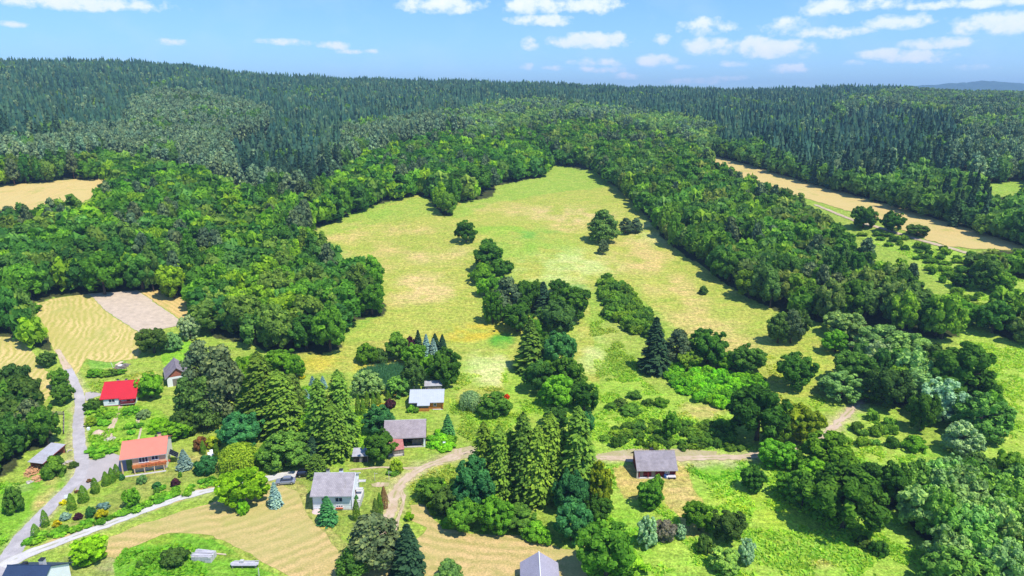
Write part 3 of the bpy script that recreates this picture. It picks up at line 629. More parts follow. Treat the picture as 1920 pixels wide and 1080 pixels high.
PAL = {  # linear base colours
 'oak': [(0.083,0.212,0.027)], 'dark': [(0.079,0.201,0.032),(0.091,0.223,0.028),(0.085,0.175,0.036)], 'mid': [(0.134,0.318,0.028)], 'bright': [(.18,.42,.03)], 'lime': [(.24,.50,.02)], 'ygreen': [(.30,.42,.03)],
 'yellow': [(.62,.58,.02)], 'olive': [(.115,.215,.04)], 'willow': [(.23,.42,.12),(.20,.39,.10),(.29,.46,.20)], 'willowG': [(.19,.40,.06),(.23,.44,.085),(.16,.35,.055),(.25,.44,.13)], 'silver': [(0.338,0.520,0.260)],
 'teal': [(.075,.25,.07)], 'spruce': [(0.042,0.104,0.049)], 'spruceN': [(0.044,0.104,0.058),(0.058,0.130,0.058)], 'spruceF': [(0.046,0.120,0.081),(0.058,0.143,0.083),(0.072,0.169,0.088),(0.036,0.096,0.070),(0.091,0.182,0.091)], 'blue': [(0.221,0.377,0.351)], 'pine': [(.135,.205,.09),(.11,.18,.08)], 'pineF': [(.195,.31,.16),(.17,.28,.14),(.215,.33,.175)],
 'larch': [(.165,.30,.035)], 'larchD': [(.125,.235,.032)], 'purple': [(0.104,0.039,0.058)], 'grey': [(0.286,0.260,0.182)], 'thuja': [(0.111,0.234,0.019)], 'red': [(.6,.08,.015)], 'brown': [(0.247,0.143,0.058)], 'pale': [(0.202,0.351,0.117),(0.176,0.325,0.091),(0.247,0.390,0.111)],
 'woodL': [(0.110,0.286,0.029),(0.146,0.339,0.029),(0.081,0.228,0.036),(0.232,0.424,0.028),(0.073,0.207,0.040),(0.177,0.307,0.052),(0.116,0.276,0.056)], 'woodR': [(0.095,0.239,0.034),(0.128,0.286,0.036),(0.079,0.196,0.036),(0.183,0.350,0.036),(0.195,0.286,0.064),(0.140,0.270,0.060)], 'woodF': [(0.127,0.276,0.062),(0.174,0.331,0.062),(0.111,0.248,0.068)],
 'brightbush': [(0.221,0.520,0.026),(0.169,0.429,0.029)], 'hedge': [(0.146,0.307,0.036),(0.195,0.360,0.036),(0.116,0.254,0.036)], 'lowgreen': [(0.182,0.442,0.033),(0.130,0.364,0.029),(0.247,0.494,0.039)],
 'spruceG': [(.075,.16,.095),(.09,.18,.10),(.06,.14,.085)],
}
def pal(key, r=random):
    c = r.choice(PAL[key]); f = r.uniform(.84, 1.18); h = r.uniform(-.10, .10)
    return (c[0] * f * (1 + h), c[1] * f, c[2] * f * (1 - h))
def tone(c):
    l = .3 * c[0] + .6 * c[1] + .1 * c[2]; sat = c[1] / max(c[2], 1e-4)
    if sat < 2.6 and l > .16: return 'grey green'
    return 'dark green' if l < .13 else 'mid green' if l < .22 else 'bright green'
# trunks
def trunk_mesh(name, mat, H, limbs=True, r0=.09, topz=.75):
    b = MB(); h = H * topz
    pts = [(0, 0, -.12 * H * .2), (.02, .01, h * .35), (-.015, .02, h * .7), (0, 0, h)]
    rad = [r0, r0 * .72, r0 * .45, r0 * .15]
    for i in range(3): b.bar(pts[i], pts[i + 1], rad[i], 7, rad[i + 1])
    if limbs:
        for k in range(5):
            a = k * 2.4; z = h * (.32 + .1 * k); b.bar((0, 0, z), (math.cos(a) * .55, math.sin(a) * .55, z + H * .17), r0 * .38, 5, r0 * .1)
    o = b.build(name, mat, None, True); me = o.data; bpy.data.objects.remove(o); return me
TR = {'broad': trunk_mesh('trunk', M['bark'], 2.4), 'tall': trunk_mesh('trunk', M['bark'], 3.6), 'willow': trunk_mesh('trunk', M['bark'], 2.1), 'bush': trunk_mesh('stem', M['bark'], 1.35, True, .05, .6),
      'spruce': trunk_mesh('trunk', M['bark'], 5, False, .10, .93), 'larch': trunk_mesh('trunk', M['bark'], 5, False, .09, .95), 'pine': trunk_mesh('trunk', M['bark_red'], 3.2, True, .06, .85),
      'thuja': trunk_mesh('trunk', M['bark'], 5, False, .12, .6), 'weep': trunk_mesh('trunk', M['bark'], 2.0), 'birch': trunk_mesh('trunk', M['bark_pale'], 3.6, True, .05, .85)}
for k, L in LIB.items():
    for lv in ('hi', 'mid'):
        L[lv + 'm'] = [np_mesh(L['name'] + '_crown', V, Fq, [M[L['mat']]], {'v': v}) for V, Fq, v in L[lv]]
NTREE = 0
def tree(kind, x, y, h, w, col, label, cat, group=None, hi=True, name=None, birch=False, lean=0, z=None):
    global NTREE; NTREE += 1
    L = LIB[kind]; z = float(zof(x, y)) if z is None else z
    root = empty(name or L['name'], (x, y, z), random.uniform(0, 6.28), label, cat, group)
    root.scale = (w / 2, w / 2, h / L['H'])
    me = random.choice(L['him'] if hi else L['midm'])
    c = link('foliage' if kind in ('bush', 'thuja') else 'crown', me, root); c.color = (*col, 1)
    link('stem' if kind == 'bush' else 'trunk', TR['birch' if birch else kind], root)
    return root
BUF = {}
def stuff_add(kind, x, y, z, h, w, col):
    key = {'broad': 'broad', 'tall': 'broad', 'willow': 'broad', 'spruce': 'spruce', 'larch': 'spruce', 'pine': 'pine', 'bush': 'bush'}[kind]
    L = LIB[kind]; V, Fq, v = random.choice(L['lo']); a = random.uniform(0, 6.28); ca, sa = math.cos(a), math.sin(a)
    X = V[:, 0] * w / 2; Y = V[:, 1] * w / 2
    P = np.c_[X * ca - Y * sa + x, X * sa + Y * ca + y, V[:, 2] * h / L['H'] + z]
    b = BUF.setdefault((key, Fq.shape[1]), [[], [], [], [], 0])
    b[0].append(P); b[1].append(Fq + b[4]); b[2].append(v); b[3].append(np.tile(col, (len(P), 1))); b[4] += len(P)

def at_px(px, pyb, hpx, wpx):
    g = G1(px, pyb); _, _, dep = proj(*g)
    lo, hi = 0, 80
    for _ in range(30):
        m = (lo + hi) / 2
        if proj(g[0], g[1], g[2] + m)[1] > pyb - hpx: lo = m
        else: hi = m
    return g, lo, wpx * float(dep) / F
def T(kind, px, pyb, hpx, wpx, c, label, cat='tree', group=None, name=None, birch=False):
    # the crown's underside reaches a little nearer than the trunk: plant it half a crown further back
    wpx *= 1.6 if kind == 'larch' else 1.28 if kind == 'spruce' else 1.0 if kind == 'thuja' else 1.1
    g, h, w = at_px(px, pyb - wpx * (.10 if kind in ('spruce', 'larch', 'thuja') else .16), hpx - wpx * .1, wpx)
    KEEP.append((g[0], g[1], w / 2))
    return tree(kind, g[0], g[1], h, w, pal(c), label, cat, group, True, name, birch)
KEEP = []
# ---------------------------------------------------------------- every tree one can point at
H1 = 'trees of the hedgerow down the middle of the meadow'
T('tall',916,514,62,48,'dark','tall dark tree at the upper end of the central hedgerow',group=H1)
T('bush',905,536,36,46,'mid','wide green shrub below the tallest tree of the central hedgerow','shrub',H1)
T('bush',938,520,30,40,'dark','dark shrub right beside the top tree of the central hedgerow','shrub',H1)
T('broad',908,560,36,28,'bright','small bright green tree on the left edge of the central hedgerow',group=H1)
T('broad',924,612,66,32,'mid','leafy green tree left of the red-stemmed pine in the hedgerow',group=H1)
T('pine',952,604,80,56,'pine','greyish pine with reddish trunk in the central hedgerow',group=H1)
T('broad',985,598,70,44,'oak','dark round tree behind the red-stemmed pine',group=H1)
T('broad',970,630,62,52,'oak','dark green tree at the lower left of the hedgerow widening',group=H1)
T('spruce',1018,592,62,38,'spruce','dark pointed conifer standing among the hedgerow oaks',group=H1)
T('broad',1046,556,30,30,'oak','small dark tree at the upper right shoulder of the hedgerow',group=H1)
T('broad',1070,612,72,68,'oak','great dark round oak on the right side of the hedgerow',group=H1)
T('broad',1042,640,70,66,'dark','broad dark tree just below the great round oak',group=H1)
T('broad',1003,640,40,30,'mid','small green tree between the dark oaks and the brown-green spruce',group=H1)
T('spruce',994,700,98,56,'larchD','large brownish green spruce in the middle of the hedgerow',group=H1)
T('broad',1046,706,78,58,'teal','blue-green leafy tree right of the brownish spruce',group=H1)
T('broad',1012,745,62,52,'dark','dark tree below the brownish spruce in the hedgerow',group=H1)
T('broad',1064,752,72,58,'dark','dark leafy tree above the light green ash in the hedgerow',group=H1)
T('broad',1095,778,58,46,'oak','dark tree at the lower right end of the hedgerow',group=H1)
T('broad',1045,772,60,56,'bright','light green ash tree near the lower end of the hedgerow',group=H1)
T('broad',1042,806,38,46,'dark','dark low tree at the very bottom of the hedgerow',group=H1)
T('broad',1100,815,40,26,'teal','small blue-green tree behind the tallest larch of the front clump')
T('broad',930,560,40,36,'mid','mid green tree between the top trees and the red-stemmed pine',group=H1)
T('broad',935,588,44,38,'hedge','green tree just above the red-stemmed pine on its left',group=H1)
T('broad',1000,568,40,36,'hedge','lighter green tree on the upper edge of the hedgerow widening',group=H1)
T('broad',1018,678,48,42,'dark','dark tree between the hedgerow oaks and the blue-green tree',group=H1)
T('broad',1030,730,50,44,'mid','mid green tree right behind the light green ash',group=H1)
T('broad',1078,735,44,38,'hedge','green tree on the right flank of the lower hedgerow',group=H1)
H2 = 'trees and shrubs round the reed pond'
T('bush',690,685,36,38,'mid','round green shrub left above the reed bed','shrub',H2); T('bush',714,684,28,30,'olive','olive shrub beside the round green one above the reeds','shrub',H2)
T('tall',745,680,54,38,'hedge','slender birch with pale stem behind the reed bed',group=H2,birch=True)
T('broad',768,668,34,26,'purple','small purple-brown tree beside the silver-blue spruces',group=H2)
for x, y, h, c, l in ((785,666,46,'spruce','darkest and leftmost of the slim spruces above the pond'),(800,672,44,'blue','silver-blue spruce second from the left above the pond'),(813,674,38,'blue','short silver-blue spruce third from the left above the pond'),(816,656,30,'spruce','dark slim spruce behind the silver-blue row'),(830,664,36,'spruce','rightmost dark spruce of the row above the pond')):
    T('spruce',x,y,h,19,c,l,group='slim spruces above the reed pond')
T('broad',778,692,44,42,'mid','round green tree below the silver-blue spruces',group=H2)
T('broad',836,730,72,56,'oak','big dark oak behind the silver roofed house',group=H2)
T('broad',808,715,46,36,'bright','bright green tree left of the big oak by the silver house',group=H2)
T('tall',776,742,66,42,'olive','olive birch standing between the reeds and the silver roof',group=H2,birch=True)
T('willow',690,748,48,52,'willowG','grey green willow bush at the near side of the reed bed',group=H2)
T('willow',748,748,38,40,'willowG','grey green bush left of the silver roofed house',group=H2)
TG = 'thujas in front of the reed pond'
for x, y, h, l in ((672,780,42,'tallest thuja at the left end of the dark row by the pond'),(681,780,34,'thuja standing close before the tallest one of the pond row'),(689,766,34,'thuja in the middle left of the pond row'),(701,770,34,'thuja third from the right in the pond row'),(710,764,30,'shorter thuja at the right of the pond row'),(728,752,20,'lone short thuja behind the yellow flowers')):
    T('thuja',x,y,h,9,'thuja',l,'thuja',TG)
T('bush',732,768,18,17,'purple','dark ball shaped shrub below the lone short thuja','shrub')
T('bush',716,768,10,18,'yellow','golden yellow shrub between the thuja row and the dark ball','shrub'); T('bush',703,768,8,12,'yellow','small yellow shrub at the foot of the thuja row','shrub'); T('bush',566,711,6,12,'yellow','yellow flowering shrub at the meadow edge above the larches','shrub')
T('tall',713,822,58,52,'teal','tall dark leafy tree left of the open barn'); T('broad',713,872,58,54,'oak','dark dense tree in front of the barn by the small shed')
T('spruce',840,818,40,24,'teal','small dark fir right of the open barn')
T('bush',771,775,13,15,'lowgreen','left one of two shrubs in front of the silver roofed house','shrub'); T('bush',781,775,11,10,'hedge','right one of two shrubs in front of the silver roofed house','shrub')
T('weep',882,772,36,38,'willow','pale weeping shrub on the grass right of the silver house'); T('broad',926,787,42,54,'hedge','wide green tree alone on the grass above the front larches')
T('bush',950,750,10,10,'red','orange red bush alone on the grass','shrub')
T('broad',768,748,14,20,'ygreen','small yellow-green tree behind the house','tree') if False else None
H3 = 'pines and larches left of the village middle'
for k, x, y, h, w, c, l in (('pine',384,772,128,62,'pine','tall grey green pine behind the small grey barn'),('pine',424,800,146,74,'pine','tallest grey green pine of the group right of the small grey barn'),('pine',354,802,92,40,'dark','dark pine at the left end of the pine group'),('pine',388,812,100,60,'olive','olive green pine at the front of the pine group'),('broad',362,818,52,50,'olive','low olive tree at the foot of the pines'),
    ('larch',495,812,150,58,'larchD','tall larch with spreading branches left of centre in the grove'),('larch',530,824,128,60,'larch','broad yellow-green larch in the middle of the grove'),('pine',552,800,96,44,'olive','brown-green pine behind the broad larch'),('larch',470,800,80,44,'larchD','shorter larch at the left of the grove'),
    ('larch',604,852,140,48,'larch','tall larch left of the pair next to the grass lane'),('larch',642,846,150,50,'larch','tallest larch at the right edge of the grove'),('larch',628,866,110,46,'larch','lower larch at the front of the right larch row'),('larch',650,838,80,30,'larchD','slim larch on the meadow side of the right larch row')):
    T(k, x, y, h, w, c, l, group=H3)
T('spruce',588,866,46,32,'spruce','dark spruce at the foot of the right larch row'); T('spruce',587,732,26,16,'blue','left one of the small blue spruces at the meadow edge'); T('spruce',606,730,24,15,'blue','right one of the small blue spruces at the meadow edge'); T('spruce',575,765,34,22,'blue','pale blue spruce among green shrubs between the larches')
T('broad',455,745,70,46,'bright','bright green tree between the grey pines and the larches'); T('broad',530,704,44,52,'bright','bright green tree at the wood corner above the larches'); T('broad',470,720,50,44,'lime','yellowish green tree right of the tall grey pines'); T('broad',555,716,46,30,'bright','light green tree at the left corner of the pond meadow')
T('broad',455,855,76,70,'teal','dark blue-green tree above the weeping willow in the grove'); T('willow',540,884,66,84,'hedge','wide green tree above the parked cars'); T('broad',500,880,44,40,'mid','green tree between the weeping tree and the cars')
T('weep',450,890,52,66,'ygreen','yellow-green weeping willow at the garden corner')
T('bush',376,846,24,24,'brown','reddish brown shrub at the back of the garden','shrub'); T('bush',398,842,20,28,'ygreen','yellow-green shrub behind the two garden thujas','shrub')
T('broad',335,828,36,48,'bright','bright spreading shrub tree behind the coral roofed house'); T('bush',300,812,24,36,'lime','yellowish bush behind the chimney of the coral roofed house','shrub')
T('thuja',382,852,26,9,'thuja','left one of the two thujas behind the round dark bush','thuja'); T('thuja',407,860,30,10,'thuja','right one of the two thujas behind the round dark bush','thuja')
T('spruce',347,882,38,26,'blue','silver blue spruce on the lawn right of the coral house'); T('bush',386,892,34,36,'teal','round dark bush on the lawn beside the white loungers','shrub')
T('broad',290,671,52,50,'olive','round olive tree at the corner of the swathed field'); T('willow',324,662,36,30,'willow','small grey green tree right of the round olive tree'); T('willow',358,640,46,36,'silver','silvery tree at the right end of the swathed field'); T('broad',283,754,50,44,'bright','bright green tree right of the red roofed house')
T('spruce',605,545,60,24,'brown','brown half dead spruce at the meadow edge of the big wood') if False else T('spruce',585,470,34,26,'brown','brown half dead spruce at the meadow edge of the big wood')
T('tall',672,590,92,52,'olive','tall brownish birch at the right tip of the big wood',birch=True); T('broad',698,598,62,46,'mid','round green tree at the right tip of the big wood'); T('broad',620,668,92,58,'mid','big bright sided tree at the lower corner of the wood'); T('broad',575,664,70,56,'oak','dark tree at the lower edge of the wood above the meadow')
T('broad',90,692,30,28,'olive','small apple tree on the verge between the two fields'); T('broad',113,732,38,30,'hedge','green tree on the left verge above the road bend'); T('broad',121,762,40,32,'hedge','green tree on the left verge beside the straight road'); T('bush',64,590,20,24,'mid','shrub at the left corner of the swathed field','shrub')
T('bush',173,772,22,25,'hedge','round dark green bush at the corner of the red roofed house','shrub'); T('bush',172,800,16,20,'ygreen','yellow-green bush beside the road below the red roofed house','shrub'); T('bush',247,778,13,24,'bright','bright bush under the balcony of the red roofed house','shrub'); T('bush',198,708,11,22,'hedge','left one of the dark shrubs behind the red roof','shrub'); T('bush',212,706,12,20,'hedge','middle one of the dark shrubs behind the red roof','shrub'); T('bush',226,703,9,18,'lowgreen','right lighter one of the shrubs behind the red roof','shrub'); T('bush',178,708,12,30,'lowgreen','light shrub on the bank above the red roofed house','shrub'); T('bush',270,786,15,22,'willow','grey green bush by the garden steps','shrub')
T('bush',104,898,36,38,'hedge','round green tree bush in front of the woodshed','shrub'); T('bush',90,900,20,18,'bright','bright small shrub left of the round one at the woodshed','shrub'); T('bush',138,878,10,16,'olive','low shrub on the island by the road bend','shrub')
T('willow',30,965,50,30,'hedge','feathery young tree on the grass in the lower left'); T('bush',24,960,18,30,'lowgreen','low shrub beside the feathery young tree','shrub')
# garden row
g = 'clipped thujas along the garden road'
for i, (x, y, h, w, l) in enumerate(((86,988,32,12,'lone thuja at the lower left end of the road side row'),(136,957,32,13,'second thuja from the lower end of the road side row'),(158,942,32,15,'third and broadest thuja of the road side row'),(180,925,29,13,'fourth thuja of the road side row'),(200,911,27,12,'thuja third from the coral house in the road side row'),(211,905,28,11,'thuja second from the coral house in the road side row'),(220,897,27,11,'thuja nearest to the coral house in the road side row'))):
    T('thuja', x, y, h, w, 'thuja', l, 'thuja', g)
T('thuja',68,1008,26,13,'hedge','small green cypress at the lower tip of the garden','thuja')
for x, y, h, w, c, l in ((229,901,11,9,'teal','tiny round shrub at the foot of the last thuja'),(267,908,15,16,'willow','grey green ball shrub on the lawn below the coral house'),(294,917,11,14,'teal','small blue-green ball shrub in the lawn border'),(295,929,14,10,'hedge','small green shrub just below the blue-green ball'),(329,914,15,16,'purple','dark purple ball shrub in the lawn border'),(338,896,11,6,'mid','tiny sapling on the lawn under the blue spruce'),(195,957,12,20,'blue','bluish spreading shrub in the middle of the garden'),(171,972,20,14,'teal','upright blue-green shrub left of the yellow bush'),(147,975,11,14,'purple','low dark shrub left of the upright blue-green one'),(122,976,11,20,'blue','flat bluish juniper near the lower thuja'),(107,989,12,13,'yellow','small golden shrub beside the lowest thuja'),(192,974,17,19,'yellow','bright yellow bush in the garden'),(119,948,9,11,'yellow','yellow flowers by the road side thuja'),(168,905,6,9,'brown','reddish low plant beside the paved yard'),(144,925,5,8,'brown','reddish low plant by the road edge'),(305,919,8,12,'lowgreen','light green cushion shrub at the hedge')):
    T('bush', x, y, h, w, c, l, 'shrub')
T('broad',249,955,36,26,'bright','small bright green globe tree in the garden')
T('broad',458,958,72,76,'lime','large bright yellow-green tree beside the gravel lane'); T('bush',456,966,26,20,'lime','bright low branch clump in front of the big yellow-green tree','shrub')
T('spruce',517,952,46,24,'blue','blue spruce left of the white house'); T('spruce',615,984,52,34,'teal','dark spruce in front of the white house'); T('thuja',669,976,40,12,'thuja','single clipped thuja at the corner of the white house','thuja'); T('spruce',669,948,20,14,'teal','little fir behind the single clipped thuja')
T('larch',594,894,42,30,'larchD','brown-green conifer behind the white house beside the dark car')
g = 'ragged thujas by the dirt track'
for x, y, h, w, c, l in ((705,974,40,11,'olive','leftmost of the ragged thujas by the dirt track'),(713,968,44,11,'thuja','middle ragged thuja by the dirt track'),(721,954,42,12,'brown','brownish ragged thuja by the dirt track'),(702,982,20,10,'hedge','lowest ragged thuja above the front pines')):
    T('thuja', x, y, h, w, c, l, 'thuja', g)
T('bush',745,888,24,24,'ygreen','yellow-green round shrub beside the track junction','shrub'); T('bush',738,893,10,22,'hedge','dark low shrub under the yellow-green one','shrub'); T('bush',768,977,14,16,'lime','bright yellow-green shrub on the strip beside the stubble','shrub')
T('broad',170,1060,44,58,'lime','round lime green tree at the bottom left'); T('bush',331,1064,32,42,'dark','dark round bush on the rough grass at the bottom','shrub'); T('bush',262,1066,12,12,'hedge','small dark shrub on the rough grass at the bottom','shrub'); T('bush',283,1056,14,20,'bright','bright weeds on the rough grass at the bottom','shrub')
T('pine',700,1078,104,92,'pine','large grey green pine at the bottom of the picture'); T('spruce',766,1082,96,58,'spruce','dark spruce right of the large bottom pine'); T('pine',662,1090,60,50,'dark','dark low pine left of the large bottom pine'); T('bush',842,1092,34,44,'willow','grey green shrub at the bottom edge on the stubble','shrub')
g = 'larches of the clump in the front middle'
for x, y, h, w, l in ((908,935,142,44,'leftmost tall larch of the front clump'),(936,945,146,44,'second larch from the left of the front clump'),(957,930,126,40,'thin larch behind the front row of the clump'),(980,945,168,50,'tall larch with bare stem near the middle of the front clump'),(1006,950,150,44,'larch right of the bare stemmed one in the front clump'),(1030,938,162,50,'pointed larch right of the middle in the front clump'),(1054,925,120,44,'lower larch before the tallest one of the front clump'),(1080,945,180,58,'tallest larch at the right of the front clump'),(1098,935,110,40,'larch at the right edge of the front clump')):
    T('larch', x, y, h, w, random.choice(('larch','larch','larchD')), l, group=g)
H4 = 'leafy trees round the foot of the front larches'
for k, x, y, h, w, c, l in (('broad',886,968,98,66,'teal','dense blue-green tree left of the front larches'),('broad',930,1006,66,58,'bright','yellow-green tree in front of the larches'),('broad',868,1002,58,56,'mid','green tree at the lower left of the larch clump'),('broad',840,974,52,50,'olive','olive tree at the left end of the larch clump'),('broad',812,948,44,52,'hedge','low green tree at the far left end of the larch clump'),('broad',1070,972,86,56,'teal','dark blue-green tree under the tallest larch'),('broad',1072,1024,76,64,'teal','rounded grey-blue tree at the lower right of the larch clump'),('broad',1124,962,86,42,'ygreen','yellow-green tree right of the tallest larch'),('broad',1122,985,50,44,'dark','dark tree below the yellow-green one right of the larches'),('broad',975,1000,44,56,'hedge','low green tree under the middle larches'),('bush',1000,1014,30,50,'bright','bright green shrub bordering the stubble field'),('bush',1022,1022,24,30,'lowgreen','light green shrub at the right end of the stubble border'),('broad',1136,1098,104,98,'mid','large leafy tree at the bottom edge right of the grey hut roof'),('bush',1180,1085,40,60,'lowgreen','wild green shrubs right of the large bottom tree')):
    T(k, x, y, h, w, c, l, 'shrub' if k == 'bush' else 'tree', H4)
# right of the cabin
for k, x, y, h, w, c, l in (('broad',1217,958,52,44,'mid','green fruit tree below the red cabin'),('tall',1232,930,38,22,'mid','small upright tree behind the fruit tree at the cabin'),('willow',1213,1030,56,36,'silver','silvery grey green willow bush below the cabin'),('bush',1247,1016,38,38,'grey','grey leafless looking bush beside the silvery willow'),('willow',1276,1012,26,20,'silver','small silvery bush right of the grey one'),('broad',1310,1002,56,50,'mid','dark sided green tree on the lush meadow'),('broad',1362,1022,58,56,'dark','dark green tree right of the fruit tree on the lush meadow'),('bush',1321,1040,32,30,'olive','olive bush below the two meadow trees'),('willow',1397,1060,46,30,'silver','small upright silvery willow at the bottom'),('willow',1356,1076,40,52,'willowG','rounded grey green willow at the bottom'),('broad',1410,926,48,40,'oak','small round dark tree on the lush meadow'),('broad',1456,884,52,58,'bright','yellow-green round tree on the dirt track'),('broad',1545,900,76,86,'mid','large green tree right of the dirt track'),('broad',1578,886,44,40,'hedge','green tree behind the large one right of the track'),
    ('broad',1578,1012,124,124,'oak','huge dark oak at the lower right'),('broad',1505,960,66,56,'hedge','green tree left of the huge dark oak'),('broad',1478,942,52,48,'mid','light green tree at the left end of the oak group'),('broad',1528,916,50,54,'bright','bright green tree above the huge dark oak'),('broad',1630,940,66,60,'dark','dark tree right of the huge oak'),('broad',1672,955,80,60,'oak','dark blue-green tree at the edge of the corner thicket'),('bush',1648,1044,26,30,'dark','dark bush on the grass under the huge oak'),('bush',1620,1030,18,30,'olive','olive weeds shrub at the foot of the huge oak'),('tall',1258,830,56,30,'mid','slim green tree on the slope above the cabin'),('bush',1152,840,20,15,'dark','small dark bush on the grass right of the larches'),
    ('broad',1418,842,112,96,'oak','great dark oak above the dirt track'),('broad',1500,838,72,66,'ygreen','yellow-green tree right of the great oak'),('broad',1466,836,62,44,'hedge','green tree between the great oak and the yellow-green one'),('spruce',1226,702,104,54,'spruce','tall dark conifer in the middle of the meadow hedge'),('pine',1270,690,70,46,'pine','pale grey green pine right of the tall dark conifer'),('broad',1326,694,72,62,'oak','dark round tree above the bright thicket'),('broad',1290,700,40,40,'hedge','small tree between the pine and the dark round tree'),('broad',1400,708,56,56,'hedge','green tree at the right end of the bright thicket'),('broad',1368,700,36,40,'bright','bright tree behind the thicket'),
    ('broad',1490,738,70,60,'oak','round dark tree alone on the slope'),('tall',1458,650,62,40,'olive','left tree of the pale brown clump on the meadow edge'),('tall',1482,650,66,38,'pine','middle tree of the pale brown clump on the meadow edge'),('tall',1500,640,56,30,'olive','right tree of the pale brown clump on the meadow edge'),('bush',1318,554,16,17,'olive','single small bush alone on the straw meadow'),
    ('pine',1130,463,66,50,'olive','big bushy pine on the upper meadow'),('pine',1130,480,30,18,'pine','little pine in front of the big bushy one'),('pine',1173,442,32,24,'pine','left one of two small pines on the upper meadow'),('pine',1192,440,30,22,'pine','right one of two small pines on the upper meadow'),('broad',874,460,42,36,'oak','single dark round tree on the upper meadow'),
    ('broad',1565,668,44,40,'bright','light green round tree before the willow belt'),('willow',1580,640,50,62,'willow','big silvery willow at the upper end of the belt'),('willow',1655,690,70,96,'willow','largest silvery willow in the middle of the belt'),('willow',1700,700,66,70,'willow','silvery willow on the right side of the belt'),('willow',1576,758,52,72,'willow','pale round willow above the end of the dirt track'),('broad',1600,730,66,70,'hedge','green tree above the pale round willow'),('broad',1660,775,80,66,'dark','dark tree under the silvery belt willows'),('broad',1632,760,40,46,'hedge','green tree at the end of the dirt track'),
    ('broad',1800,770,112,96,'oak','big dark oak at the right meadow edge'),('broad',1740,720,70,64,'dark','dark green tree left of the big edge oak'),('willow',1766,800,80,76,'silver','pale silvery round willow below the big edge oak'),('broad',1726,815,74,46,'dark','dark upright tree left of the pale silvery willow'),('willow',1835,835,84,90,'willowG','wide grey green willow at the right meadow edge'),('broad',1850,800,60,50,'mid','green tree behind the wide willow at the right'),('willow',1800,860,60,60,'willow','grey green willow in front of the wide willow'),('bush',1715,850,26,40,'lowgreen','shrub on the grass left of the dark upright tree'),
    ('broad',1618,434,46,38,'hedge','left one of three round trees under the crop strip'),('broad',1672,441,42,38,'oak','middle one of three round trees under the crop strip'),('broad',1718,449,26,36,'olive','right and smallest of three round trees under the crop strip'),('tall',1845,552,70,44,'olive','tall olive tree on the scrubby slope at the right'),('broad',1868,556,48,46,'hedge','round tree next to the tall olive one on the scrubby slope'),('broad',1800,545,30,28,'dark','small dark tree on the scrubby slope'),('broad',1745,610,56,46,'mid','green tree at the end of the right wood'),('broad',1800,618,50,60,'mid','bright tree on the edge of the right meadow'),
    ('broad',840,408,46,34,'hedge','lowest tree of the point running into the upper meadow'),('broad',826,392,40,34,'mid','second lowest tree of the point running into the upper meadow'),('broad',888,374,62,56,'oak','dark big tree at the meadow head'),('broad',846,376,50,44,'dark','dark tree behind the point into the upper meadow'),
    ('spruce',1880,420,36,20,'spruce','dark spruce at the right edge above the crop strip'),('spruce',1862,408,40,22,'spruce','dark pointed spruce left of the edge spruces'),('spruce',1905,425,40,22,'spruce','dark spruce at the very right edge above the crop strip')):
    T(k, x, y, h, w, c, l, 'shrub' if k == 'bush' else 'tree')
for i, (x, y, h, w, c) in enumerate(((1190,750,14,24,'hedge'),(1215,762,12,20,'hedge'),(1165,765,14,26,'olive'),(1180,780,16,40,'hedge'),(1240,765,16,24,'mid'),(1145,770,12,20,'hedge'))):
    T('bush',x,y,h,w,c,'low dark green shrub on the rough slope below the meadow hedge','shrub','low shrubs on the rough slope')

